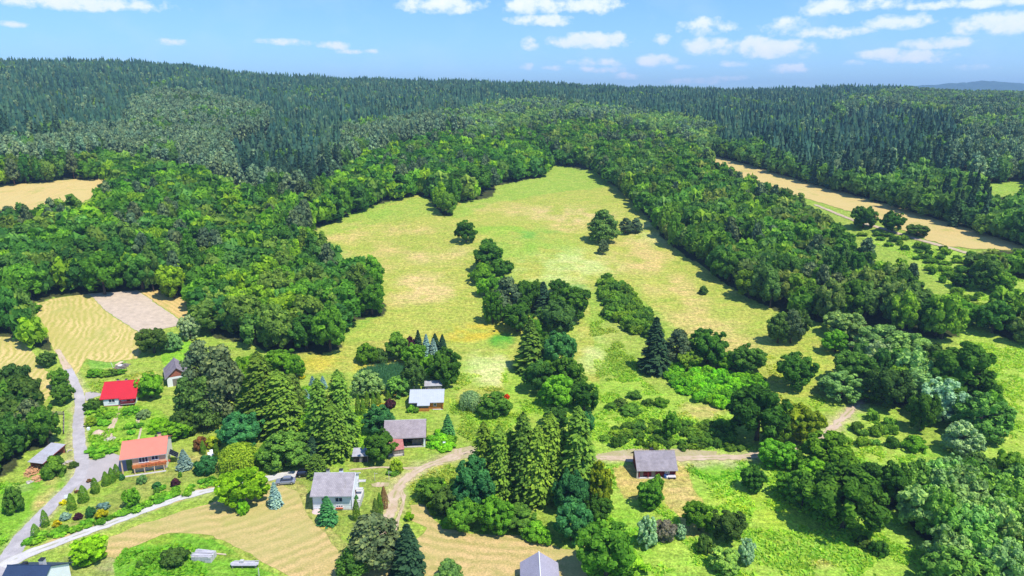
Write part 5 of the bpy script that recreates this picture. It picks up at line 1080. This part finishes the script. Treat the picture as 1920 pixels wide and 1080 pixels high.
# dark blue roofed house, cut by the lower left corner
p0, p1 = Pz(14, 1061, 6.3), Pz(96, 1061.5, 6.3); d = p1[:2] - p0[:2]; L = float(np.hypot(*d)) - .6; c = (p0[:2] + p1[:2]) / 2; W = 9
h = empty('house', (c[0], c[1], 0), math.atan2(d[1], d[0]), 'house with dark blue tiled roof in the lower left corner', 'house', 'houses of the village')
gable_walls(h, L, W, 3.4, 2.85, 'white'); r, zf = gable_roof(h, -L/2 - .3, L/2 + .3, W, 3.4, 2.85, .6, 'blue_roof')
dm = MB(); dm.prism([(-2.0, 3.6), (2.0, 3.6), (0, 5.6)], 0, 5.0)
dmo = dm.build('dormer', B['blue_roof'], h); dmo.rotation_euler = (0, 0, R(-90)); dmo.location = (-.2, -.6, 0)
chimney(h, 1.9, .7, zf, 1.3, .38, 'concrete'); chimney(h, -1.3, .6, zf, .6, .4, 'black', False)
window(h, 'r', -1.4, 1.6, 1.1, 1.2, L, W, 2); window(h, 'r', 1.4, 1.6, 1.1, 1.2, L, W, 2)

# woodshed with firewood
q = [Pz(57, 871, 2.5), Pz(80, 873, 2.2), Pz(123, 836.5, 2.2), Pz(95, 836, 2.5)]
c = sum(q) / 4; d = (q[2] - q[1])[:2]; ang = math.atan2(d[1], d[0]); L = float(np.hypot(*d)); W = float(np.hypot(*(q[3] - q[2])[:2]))
W = max(3.2, min(W, 5)); h = empty('woodshed', (c[0], c[1], float(zof(c[0], c[1]))), ang, 'long woodshed with grey corrugated roof by the dark grove', 'shed', 'sheds of the village')
MB().prism([(-W/2, 2.1), (W/2, 2.7), (W/2, 2.78), (-W/2, 2.18)], -L/2, L/2).build('roof', B['sheet'], h)
w = MB(); w.box(-L/2 + .4, L/2 - .4, W/2 - .4, W/2 - .28, -.5, 2.55); w.box(L/2 - .5, L/2 - .4, -W/2 + .3, W/2 - .403, -.5, 2.15); w.build('wall', B['brick'], h)
MB().box(-.6, .6, -W/2 + .6, -W/2 + .7, -.4, 2.2).build('partition', B['darkwood'], h)
for x in (-L/2 + .3, -L/6, L/6, L/2 - .3): MB().box(x - .07, x + .07, -W/2 + .15, -W/2 + .29, -.5, 2.12).build('post', B['darkwood'], h)
MB().box(-L/2 - .02, L/2 + .02, -W/2 - .05, -W/2 - .004, 2.0, 2.2).build('fascia', B['redwood'], h)
# ---------------------------------------------------------------- things in the yards
def heap(name, px, py, rx, ry, hgt, mat, label, cat, n=40, seed=1, chunk=.35, kind='box'):
    g = G1(px, py); r = random.Random(seed); root = empty(name, tuple(g), r.uniform(0, 3), label, cat)
    b = MB()
    for k in range(n):
        a = r.uniform(0, 6.28); q = math.sqrt(r.random()); x, y = math.cos(a) * q * rx, math.sin(a) * q * ry; z = hgt * (1 - q * q) * r.uniform(.5, 1)
        s = chunk * r.uniform(.5, 1.3)
        Mx = Matrix.Translation((x, y, z)) @ Matrix.Rotation(r.uniform(0, 6.28), 4, 'Z') @ Matrix.Rotation(r.uniform(-.6, .6), 4, 'X')
        if kind == 'log': b.bar(Mx @ Vector((-s * 1.3, 0, 0)), Mx @ Vector((s * 1.3, 0, 0)), s * .3, 6)
        else: b.box(-s * .6, s * .6, -s * .45, s * .45, -s * .4, s * .35, Mx)
    b.build(name.split('_')[0] + '_pieces' if False else 'pieces', B[mat], root)
    return root
def mound(name, px, py, rx, ry, hgt, mat, label, cat, seed=3):
    g = G1(px, py); V = []; n, m = 22, 9
    for j in range(m):
        for i in range(n):
            a = i * 2 * math.pi / n; q = (j + .0) / (m - 1); k = 1 + .22 * (float(vnoise(math.cos(a) * 1.5 + 7, math.sin(a) * 1.5 + 3, seed)) - .5) * 2
            z = hgt * (1 - q ** 1.6) * (1 + .35 * (float(vnoise(math.cos(a) * q * 4, math.sin(a) * q * 4, seed + 1)) - .5)) - .1
            V.append((math.cos(a) * q * rx * k, math.sin(a) * q * ry * k, z))
    Fq = [(j * n + i, j * n + (i + 1) % n, (j + 1) * n + (i + 1) % n, (j + 1) * n + i)[::-1] for j in range(m - 1) for i in range(n)]
    o = link(name, np_mesh(name, V, Fq, [B[mat]], smooth=True)); o.location = tuple(g)
    return tag(o, label, cat)
mound('earth_mound', 185, 812, 1.9, 1.6, .9, 'earth', 'heap of light brown earth on the green bank', 'mound')
heap('rubble_heap', 206, 824, 1.4, 1.1, .4, 'stone', 'pale rubble and stones at the end of the garden path', 'rubble', 40, 4, .32)
heap('firewood_heap', 62, 884, 2.6, 1.6, 1.3, 'log', 'orange heap of split firewood beside the woodshed', 'firewood', 170, 5, .32, 'log')
heap('firewood_heap', 70, 898, 1.8, .9, .5, 'log', 'lower spill of orange firewood under the big heap', 'firewood', 70, 6, .3, 'log')
heap('stone_heap', 127, 868, 1.0, .8, .45, 'stone', 'grey stones on the verge beside the round shrub', 'stones', 26, 7, .4)
heap('stone_heap', 56, 905, .7, .6, .4, 'stone', 'dark stones left of the firewood spill', 'stones', 16, 8, .4)
heap('stone_heap', 130, 846, .6, .4, .3, 'stone', 'few pale stones at the end of the woodshed', 'stones', 9, 9, .4)
# scrap heap behind the red roofed house
r = heap('scrap_heap', 226, 690, 3.4, 1.6, 1.0, 'greywood', 'grey heap of branches and scrap behind the red roofed house', 'heap', 130, 11, .45, 'log')
MB().box(-.6, .6, -.4, .4, .4, 1.0).build('white_crate', B['white'], r)
Mx = Matrix.Translation((1.0, 1.2, 1.0)) @ Matrix.Rotation(.2, 4, 'Z'); MB().box(-1.6, 1.6, -.5, .5, -.1, .15, Mx).build('plank_bundle', B['sand'], r)
MB().box(-3.3, -2.2, -.4, .4, .1, .8).build('rusty_box', B['brick'], r); MB().bar((-2.0, .6, .2), (-2.5, .8, 3.0), .06).build('pole', B['frame'], r)
# plank stacks at the bottom
g0, g1 = G1(359, 1054), G1(396, 1056); an = math.atan2(g1[1] - g0[1], g1[0] - g0[0]); L = float(np.hypot(*(g1 - g0)[:2]))
st = empty('block_stack', tuple((g0 + g1) / 2), an, 'stack of grey concrete blocks and planks on the rough grass', 'stack')
b = MB(); rr = random.Random(2)
for k in range(3):
    for i in range(6):
        for j in range(3):
            x = -L/2 + L * i / 6; y = j * .75; b.box(x + .02, x + L / 6 - .02, y + rr.uniform(0, .05), y + .7, k * .4 + .003, k * .4 + .39 - rr.uniform(0, .03))
b.build('block', B['concrete'], st)
b = MB()
for k in range(9): b.box(-L/2 - .3 + rr.uniform(0, .5), L/2 + rr.uniform(-.8, .4), .1 + k * .24, .28 + k * .24, 1.2 + .004 * k, 1.26 + .03 * rr.random(), Matrix.Rotation(rr.uniform(-.12, .12), 4, 'Z'))
b.build('plank', B['greyplank'], st)
for i, (x0, y0, x1, y1) in enumerate(((352, 1034, 362, 1036), (404, 1039, 424, 1041))):
    p, q = G1(x0, y0), G1(x1, y1); o = MB().bar(p + np.array([0, 0, .15]), q + np.array([0, 0, .15]), .14, 5).build('plank', B['sand'])
    tag(o, ('short pale planks left of the block stack', 'pale planks lying right of the block stack')[i], 'planks')
g0, g1 = G1(430, 1066), G1(484, 1066); an = math.atan2(g1[1] - g0[1], g1[0] - g0[0]); L = float(np.hypot(*(g1 - g0)[:2]))
st = empty('board_platform', tuple((g0 + g1) / 2), an, 'low pile of weathered grey boards near the bottom edge', 'boards')
b = MB()
for k in range(6): b.box(-L/2 + rr.uniform(0, .5), L/2 - rr.uniform(0, .9), -.1 + k * .25, .12 + k * .25, .62 + .01 * (k % 2), .72 + .03 * rr.random())
b.build('board', B['greyplank'], st)
for x in (-L/2 + .6, -.3, L/2 - .5): MB().box(x - .1, x + .1, 0, 1.3, -.2, .617).build('trestle', B['greywood'], st)
MB().box(-.9, -.2, .6, 1.1, .76, 1.2).build('stone_block', B['concrete'], st)
p = G1(486, 1082); tag(MB().bar((p[0], p[1], -.3), (p[0], p[1], 2.1), .09, 6).build('fence_post', B['concrete']), 'pale concrete post standing beside the board pile', 'post')
# fence on the left
def railfence(name, pts, label, hh=1.1):
    P = [G1(*p) for p in pts]; root = empty(name, tuple(P[0]), 0, label, 'fence'); o = P[0]
    for s in range(len(P) - 1):
        d = P[s + 1] - P[s]; n = max(1, int(np.hypot(*d[:2]) / 1.8))
        for k in range(n + (s == len(P) - 2)):
            q = P[s] + d * k / n - o; MB().box(q[0] - .08, q[0] + .08, q[1] - .08, q[1] + .08, q[2] - .3, q[2] + hh).build('post', B['darkwood'], root)
        b = MB()
        for z in (.25, .55, .85): 
            a_, c_ = Vector(P[s] - o) + Vector((0, .1, z)), Vector(P[s + 1] - o) + Vector((0, .1, z)); b.bar(a_, c_, .09, 5)
        b.build('rails', B['greywood'], root)
railfence('wooden_fence', [(66, 778), (120, 778), (119.5, 814)], 'dark wooden rail fence cornering above the woodshed', 1.2)
# small posts, box, loungers, flower bed, sand
for x, y, hgt, l in ((703, 902, 2.2, 'left thin grey clothes pole behind the white house'), (729.5, 900, 2.3, 'right thin grey clothes pole behind the white house')):
    p = G1(x, y); root = empty('clothes_pole', tuple(p), 0, l, 'pole', 'clothes poles behind the white house')
    MB().bar((0, 0, -.3), (0, 0, hgt), .05, 6).build('post', B['concrete'], root); MB().bar((-.1, 0, hgt - .25), (.7, 0, hgt - .2), .04, 6).build('arm', B['concrete'], root)
p = G1(833, 838); root = empty('utility_box', tuple(p), 0, 'small white box on a post beside the barn shrubs', 'box'); MB().box(-.32, .32, -.2, .2, .35, 1.35).build('cabinet', B['white'], root); MB().box(-.25, .25, -.15, .15, -.3, .347).build('base', B['concrete'], root)
for x, y, s, l in ((394, 858, 0, 'nearer white garden lounger behind the round dark bush'), (398, 853, 1, 'farther white garden lounger between bush and thuja')):
    p = G1(x, y); root = empty('garden_lounger', tuple(p), .6, l, 'lounger', 'white loungers on the lawn')
    MB().box(-.35, .35, -.9, .5, .3, .38).build('seat', B['frame'], root); MB().box(-.35, .35, -.05, .05, -.45, .45, Matrix.Translation((0, .75, .65)) @ Matrix.Rotation(-.6, 4, 'X')).build('backrest', B['frame'], root)
    for sx in (-.3, .3):
        for sy in (-.8, .4): MB().box(sx - .03, sx + .03, sy - .03, sy + .03, -.05, .297).build('leg', B['frame'], root)
p = G1(126, 937); root = empty('sign_board', tuple(p), .6, 'small white board on a post by the road side thuja', 'board'); MB().box(-.45, .45, -.03, .03, .4, 1.2).build('panel', B['white'], root); MB().box(-.05, .05, .033, .1, -.3, 1.1).build('post', B['greywood'], root)
M['pinkbed'] = plain('pale pink flower bed', (.72, .52, .47), .95, .45, 6, bump=.15)
B['pinkbed'] = M['pinkbed']; B['goldbed'] = plain('golden ground cover', (.55, .42, .07), .95, .4, 6, bump=.15)
mound('flower_bed', 594, 959, 1.35, 1.5, .45, 'pinkbed', 'round bed of pale pink flowers at the white house corner', 'flower bed', 12)
mound('flower_bed', 615, 985, 2.3, 1.6, .28, 'goldbed', 'golden ground cover round the spruce before the white house', 'flower bed', 14)
mound('brush_pile', 1619, 737, 1.4, 1.4, 1.3, 'plinth', 'brown brush pile at the end of the dirt track', 'heap', 15)
p = G1(166, 806); tag(MB().box(-.3, .3, -.3, .3, -.1, .7).build('garden_barrel', B['white'], bevel=.08), 'small white barrel on the bank beside the road', 'barrel').location = tuple(p)
# bundles in front of the cabin
p = G1(1259, 896.5); root = empty('trailer', tuple(p), 0, 'low trailer under a pale tarpaulin at the cabin front', 'trailer')
b = MB(); b.box(-.95, .95, -.55, .55, .3, .72); b.build('tarpaulin', B['tarp'], root, bevel=.2)
for sx in (-.6, .6):
    for sy in (-.58, .58): MB().bar((sx, sy - .06, .22), (sx, sy + .06, .22), .22, 12).build('wheel', B['rubber'], root)
MB().box(-1.0, 1.0, -.5, .5, .2, .297).build('bed', B['black'], root)
p = G1(1247, 896); tag(MB().bar((0, 0, -.05), (0, 0, .85), .33, 12).build('water_barrel', B['blueb'], bevel=.03), 'blue barrel beside the tarpaulin covered trailer', 'barrel').location = tuple(p)
p = G1(1251.5, 897); o = MB().box(-.3, .3, -.3, .3, -.05, .6).build('sack', B['white'], bevel=.16); o.location = tuple(p); tag(o, 'white sack between the blue barrel and the trailer', 'sack')
# cars
def car(px, py, ang, paint, label, L=4.2, estate=False):
    g = G1(px, py); root = empty('car', (g[0], g[1], g[2] + .09), ang, label, 'car', 'cars parked on the gravel lane')
    hw = .86
    def loft(sec, name, mat, parent, sm=True):
        n = len(sec); b = bmesh.new(); rows = []
        for x, w, z0, z1, tw in sec:
            rows.append([b.verts.new(v) for v in ((x, -w, z0), (x, -w, (z0 + z1) * .55), (x, -tw, z1), (x, tw, z1), (x, w, (z0 + z1) * .55), (x, w, z0))])
        for i in range(n - 1):
            for k in range(6): b.faces.new((rows[i][k], rows[i + 1][k], rows[i + 1][(k + 1) % 6], rows[i][(k + 1) % 6]))
        b.faces.new(rows[0]); b.faces.new(rows[-1][::-1]); bmesh.ops.recalc_face_normals(b, faces=b.faces)
        me = bpy.data.meshes.new(name); b.to_mesh(me); b.free(); me.materials.append(mat); o = link(name, me, parent)
        bv = o.modifiers.new('bevel', 'BEVEL'); bv.width = .06; bv.segments = 3; return o
    h = L / 2
    loft([(-h, .70, .32, .72, .62), (-h + .25, .82, .24, .86, .74), (-h + 1.1, hw, .22, .90, .78), (.4, hw, .22, .92, .80), (h - .5, hw, .22, .94, .78), (h - .08, .80, .28, .88, .70), (h, .74, .34, .70, .66)], 'body', paint, root)
    e = .15 if estate else .55
    loft([(-h + 1.05, .74, .88, .93, .70), (-h + 1.75, .70, .88, 1.40, .56), (.3, .70, .88, 1.46, .57), (h - e - .45, .69, .88, 1.42, .56), (h - e, .68, .88, .98, .62)], 'cabin', B['glass'], root)
    loft([(-h + 1.72, .56, 1.40, 1.43, .54), (.3, .58, 1.455, 1.485, .55), (h - e - .43, .56, 1.41, 1.45, .53)], 'roof_panel', paint, root)
    for sx in (-h + .78, h - .80):
        for sy in (-hw + .06, hw - .06):
            w = MB().bar((sx, sy - .11, .31), (sx, sy + .11, .31), .31, 18).build('wheel', B['rubber'], root); MB().bar((sx, sy - .118, .31), (sx, sy + .118, .31), .19, 12).build('rim', B['rim'], w)
    for sy in (-.58, .58):
        MB().box(-h - .015, -h + .12, sy - .17, sy + .17, .56, .70).build('headlight', B['lamp'], root); MB().box(h - .10, h + .012, sy - .13, sy + .13, .58, .78).build('tail_light', B['tail'], root)
    MB().box(h + .004, h + .03, -.26, .26, .44, .56).build('number_plate', B['frame'], root)
    for sy in (-.86, .80): MB().box(-h + 1.35, -h + 1.5, sy - .06, sy + .12, .92, 1.04).build('mirror', paint, root)
    return root
def paintmat(n, c):
    t = NT(n); return t.surf(c, .22, .3, .6)
car(536, 906.5, R(8), paintmat('silver blue paint', (.30,.33,.42)), 'silver blue car on the gravel lane behind the blue spruce', 4.4)
car(573, 892, R(188), paintmat('black paint', (.012,.014,.02)), 'black car at the end of the gravel lane beside the white house', 4.0, True)
# reed bed: a mass of upright blades
RP = [(668,704),(690,692),(720,686),(742,683),(760,694),(756,712),(742,724),(736,736),(712,722),(690,718)]
gp = G([p[0] for p in RP], [p[1] for p in RP]); x0, y0 = gp[:, :2].min(0); x1, y1 = gp[:, :2].max(0)
X = rng.uniform(x0, x1, 9000); Y = rng.uniform(y0, y1, 9000); Z = zof(X, Y); a_, b_, _ = proj(X, Y, Z + .4); m = inpoly(a_, b_, RP); X, Y, Z = X[m], Y[m], Z[m]; n = len(X)
hh = rng.uniform(1.2, 2.1, n) * (.7 + .6 * vnoise(X / 3, Y / 3, 8)); th = rng.uniform(0, 6.28, n); bw = .12; lx, ly = rng.normal(0, .25, n), rng.normal(0, .25, n)
V = np.stack([np.c_[X - np.cos(th) * bw, Y - np.sin(th) * bw, Z], np.c_[X + np.cos(th) * bw, Y + np.sin(th) * bw, Z], np.c_[X + lx + np.cos(th) * .03, Y + ly + np.sin(th) * .03, Z + hh], np.c_[X + lx - np.cos(th) * .03, Y + ly - np.sin(th) * .03, Z + hh]], 1).reshape(-1, 3)
o = link('reeds', np_mesh('reeds', V, np.arange(n * 4).reshape(n, 4), [M['leaf_c']], {'v': np.repeat(rng.uniform(.2, .9, n), 4)}, {'col': np.tile((.10, .27, .13), (n * 4, 1))}))
tag(o, 'blue-green reed bed of the overgrown pond', 'reeds', kind='stuff')

# ---------------------------------------------------------------- long grass and weeds: tufts standing on the meadows
def tufts(regions, n, hgt, wid, name, label):
    out = []
    for poly, k in regions:
        g = G([p[0] for p in poly], [p[1] for p in poly]); x0, y0 = g[:, :2].min(0); x1, y1 = g[:, :2].max(0)
        X = rng.uniform(x0, x1, k); Y = rng.uniform(y0, y1, k); Z = zof(X, Y); a, b, _ = proj(X, Y, Z); m = inpoly(a, b, poly)
        m &= (fbm(X / 6, Y / 6, 41) > .50)
        out.append(np.c_[X[m], Y[m], Z[m]])
    P = np.concatenate(out)
    ia = np.clip(np.searchsorted(azf, np.arctan2(P[:, 0], P[:, 1])), 0, len(azf) - 1); ir = np.clip(np.searchsorted(dr, np.hypot(P[:, 0], P[:, 1])), 0, len(dr) - 1)
    P = P[C[ir, ia, 0] < C[ir, ia, 1] * 1.02]; k = len(P)
    ia = np.clip(np.searchsorted(azf, np.arctan2(P[:, 0], P[:, 1])), 0, len(azf) - 1); ir = np.clip(np.searchsorted(dr, np.hypot(P[:, 0], P[:, 1])), 0, len(dr) - 1)
    col = C[ir, ia] * (1.25 + .5 * fbm(P[:, 0] / 2.5, P[:, 1] / 2.5, 55))[:, None] * np.stack([rng.uniform(.8, 1.12, k), rng.uniform(.92, 1.1, k), rng.uniform(.6, 1.3, k)], -1)
    th = rng.uniform(0, 6.28, k); h = hgt * rng.uniform(.5, 1.4, k); w = wid * rng.uniform(.5, 1.3, k)
    dx, dy = np.cos(th) * w / 2, np.sin(th) * w / 2; lx, ly = rng.normal(0, 1.0, k) * h, rng.normal(0, 1.0, k) * h
    V = np.stack([np.c_[P[:, 0] - dx, P[:, 1] - dy, P[:, 2] - .02], np.c_[P[:, 0] + dx, P[:, 1] + dy, P[:, 2] - .02], np.c_[P[:, 0] + lx + dx * .8, P[:, 1] + ly + dy * .8, P[:, 2] + h], np.c_[P[:, 0] + lx - dx * .8, P[:, 1] + ly - dy * .8, P[:, 2] + h]], 1).reshape(-1, 3)
    o = link(name, np_mesh(name, V, np.arange(k * 4).reshape(k, 4), [M['leaf_c']], {'v': np.repeat(rng.uniform(.3, .55, k), 4)}, {'col': np.repeat(col, 4, 0)}))
    tag(o, label, 'grass', kind='stuff')
tufts([([(1110,865),(1180,880),(1260,905),(1290,872),(1420,862),(1500,850),(1560,820),(1630,780),(1700,850),(1760,860),(1640,930),(1720,1010),(1760,1085),(1100,1085),(1120,1010)], 60000),
       ([(945,760),(1120,720),(1180,690),(1240,740),(1380,790),(1420,845),(1110,842),(1100,800)], 26000),
       ([(1105,620),(1120,560),(1170,640),(1200,690),(1180,720),(1120,720)], 12000), ([(1600,445),(1760,468),(1920,520),(1920,575),(1840,570),(1790,540),(1700,480)], 16000), ([(1800,640),(1920,650),(1920,850),(1880,800)], 16000), ([(1430,660),(1570,690),(1560,745),(1490,800),(1440,700)], 9000),
       ([(-5,905),(60,905),(140,880),(140,900),(95,935),(0,1040)], 12000), ([(220,1050),(240,1020),(330,1004),(400,1014),(440,1040),(500,1078),(220,1080)], 9000), ([(166,768),(250,762),(300,775),(325,805),(235,830),(190,856),(166,850)], 7000), ([(850,700),(950,700),(955,760),(1000,770),(900,840),(840,800)], 14000), ([(620,790),(680,765),(720,790),(690,850),(600,870)], 5000), ([(160,700),(300,695),(310,735),(260,755),(175,735)], 5000), ([(760,890),(850,870),(890,880),(800,930),(770,945)], 5000)], 0, .34, .55, 'grass', 'long rough grass and weeds of the meadows')
# ---------------------------------------------------------------- far blue hills
hx = np.arange(-3000, 5200, 25.0); hd = np.array([5200, 5600, 6000, 6400, 7200])
yb = np.interp(hx, [-3000, 1500, 2500, 3000, 3300, 3700, 3950, 4300, 4700, 5200], [186, 186, 172, 163, 165, 160, 155, 160, 160, 166])
t_ = (yb - 190) / 1280; crest = HC - t_ * 6000 * 1.02 + 9 * (vnoise(hx / 70, hx * 0, 4) - .5) + 7 * (vnoise(hx / 27, hx * 0, 6) - .5)
V = []
for d, f in zip(hd, (0, .75, 1, .75, 0)): V.append(np.c_[hx, np.full(len(hx), d), 38 + (crest - 38) * f])
V = np.concatenate(V); k = len(hx); i = np.arange(5 * k).reshape(5, k)
q = np.stack([i[:-1, :-1], i[:-1, 1:], i[1:, 1:], i[1:, :-1]], -1).reshape(-1, 4)
hm = plain('far forest', (.03, .075, .04), .95, .4, .012, 0, .05)
tag(link('hills', np_mesh('hills', V, q, [hm], smooth=True)), kind='structure')
# ---------------------------------------------------------------- sun
EL = R(61); sd = Vector((.79, -.61, 0)).normalized() * math.cos(EL) + Vector((0, 0, math.sin(EL)))
sl = bpy.data.lights.new('sun', 'SUN'); sl.energy = SUN_E; sl.angle = R(.5); sl.color = (1, .955, .87)
so = link('sun', sl); so.rotation_euler = sd.to_track_quat('Z', 'Y').to_euler(); so.location = (200, -200, 500)
# ---------------------------------------------------------------- sky with fair weather clouds
Wd = bpy.data.worlds.new('World'); S.world = Wd; Wd.use_nodes = True; nt = Wd.node_tree; nt.nodes.clear()
class WT(NT):
    def __init__(s): s.t = nt; s.n = nt.nodes
t = WT(); out = t.new('OutputWorld'); bg = t.new('Background'); bg.inputs['Strength'].default_value = SKY_E
sky = t.new('TexSky', sky_type='NISHITA', sun_disc=False, sun_elevation=EL, sun_rotation=math.atan2(.79, -.61), altitude=400, air_density=1.0, dust_density=.35, ozone_density=2.2)
skyc = t.mix(1, sky.outputs[0], SKY_TINT, 'MULTIPLY')
dr_ = t.new('TexCoord').outputs['Generated']; sx = t.new('SeparateXYZ'); t.set(sx.inputs[0], dr_)
az = t.math('ARCTAN2', sx.outputs[0], sx.outputs[1]); el = t.math('ARCSINE', sx.outputs[2])
cv = t.new('CombineXYZ'); t.set(cv.inputs[0], az); t.set(cv.inputs[1], el); uv = cv.outputs[0]
mp = t.new('Mapping'); t.set(mp.inputs[0], uv); mp.inputs['Scale'].default_value = (1, 1.35, 1)
n1 = t.noise(mp.outputs[0], 46, 6, .6); n2 = t.noise(mp.outputs[0], 9, 4, .6)
CL = [(110,2,135,11,1),(20,45,20,4,.7),(826,8,64,15,1.1),(1003,8,52,15,1.05),(1112,8,46,14,1.05),(1018,38,50,9,.95),(1110,76,64,12,1.1),(1155,70,20,12,1),(993,82,15,10,.75),(630,86,24,8,1.0),(664,96,32,4,.7),(534,79,36,6,.75),(1230,114,34,10,.95),(1175,143,18,6,.75),(1130,116,46,7,.65),(1120,130,36,5,.55),(987,125,10,6,.7),(1037,127,16,5,.7),(1330,86,42,14,.9),(1325,52,40,13,.7),(1450,92,58,14,1.0),(1418,80,20,11,1),(1555,14,36,12,.95),(1560,60,52,8,.85),(1690,40,46,11,.8),(1470,52,32,12,.65),(1655,102,30,9,1),(1708,106,46,9,1),(1758,81,44,8,1),(1888,42,62,15,1),(1860,4,125,7,.9),(1640,10,62,9,.6),(1478,128,30,7,.8),(1830,126,24,4,.6),(1372,119,20,5,.55),(1285,127,26,5,.55),(1362,146,28,4,.5),(325,79,22,4,.4),(1600,118,15,4,.5),(1240,76,14,8,.5),(1300,152,36,5,.45),(1745,112,14,6,.8)]
acc = None
for x, y, rx_, ry_, st in CL:
    a_, b_, t__ = ray(x, y); caz = math.atan2(float(a_), float(b_)); cel = math.atan(-float(t__)); ia, ib = F / rx_ * .8, F / ry_ * .82
    vm = t.new('VectorMath', operation='MULTIPLY_ADD'); t.set(vm.inputs[0], uv); vm.inputs[1].default_value = (ia, ib, 0); vm.inputs[2].default_value = (-caz * ia, -cel * ib, 0)
    dt = t.new('VectorMath', operation='DOT_PRODUCT'); t.set(dt.inputs[0], vm.outputs[0]); t.set(dt.inputs[1], vm.outputs[0])
    v = t.math('MULTIPLY', t.math('SUBTRACT', 1.0, dt.outputs['Value']), st); v = t.math('MAXIMUM', v, -1)
    acc = v if acc is None else t.math('MAXIMUM', acc, v)
den = t.math('ADD', acc, t.math('MULTIPLY', t.math('SUBTRACT', n1, .5), 3.2)); den = t.math('ADD', den, t.math('MULTIPLY', t.math('SUBTRACT', n2, .5), 1.0))
cl = t.rng(den, -.02, .75, 0, .95); wisp = t.math('MULTIPLY', t.rng(n2, .5, .75, 0, .22), t.rng(sx.outputs[2], 0, .25, 1, .3))
cl = t.math('MAXIMUM', cl, wisp)
ccol = t.mix(t.rng(den, .3, 1.6, 0, 1), CLOUD_LO, CLOUD_HI)
t.set(bg.inputs[0], t.mix(cl, skyc, ccol)); nt.links.new(bg.outputs[0], out.inputs[0])
# ---------------------------------------------------------------- air
if HAZE > 0:
    hb = MB().box(-7000, 7000, -250, 9000, 20 - 60, 330).b
    me = bpy.data.meshes.new('haze'); hb.to_mesh(me); hb.free(); hz = link('haze', me); tag(hz, kind='stuff')
    m = bpy.data.materials.new('haze'); m.use_nodes = True; m.node_tree.nodes.clear(); o_ = m.node_tree.nodes.new('ShaderNodeOutputMaterial'); pv = m.node_tree.nodes.new('ShaderNodeVolumePrincipled')
    pv.inputs['Density'].default_value = HAZE; pv.inputs['Color'].default_value = (*HAZE_C, 1); pv.inputs['Anisotropy'].default_value = .1
    m.node_tree.links.new(pv.outputs[0], o_.inputs['Volume']); me.materials.append(m)
    hz.display_type = 'WIRE'
S.view_settings.view_transform = 'Standard'; S.view_settings.look = 'None'; S.view_settings.exposure = EXPO; S.view_settings.gamma = 1; S.view_settings.use_curve_mapping = False
cy = S.cycles; cy.max_bounces = 6; cy.diffuse_bounces = 3; cy.glossy_bounces = 2; cy.transmission_bounces = 3; cy.volume_bounces = 0
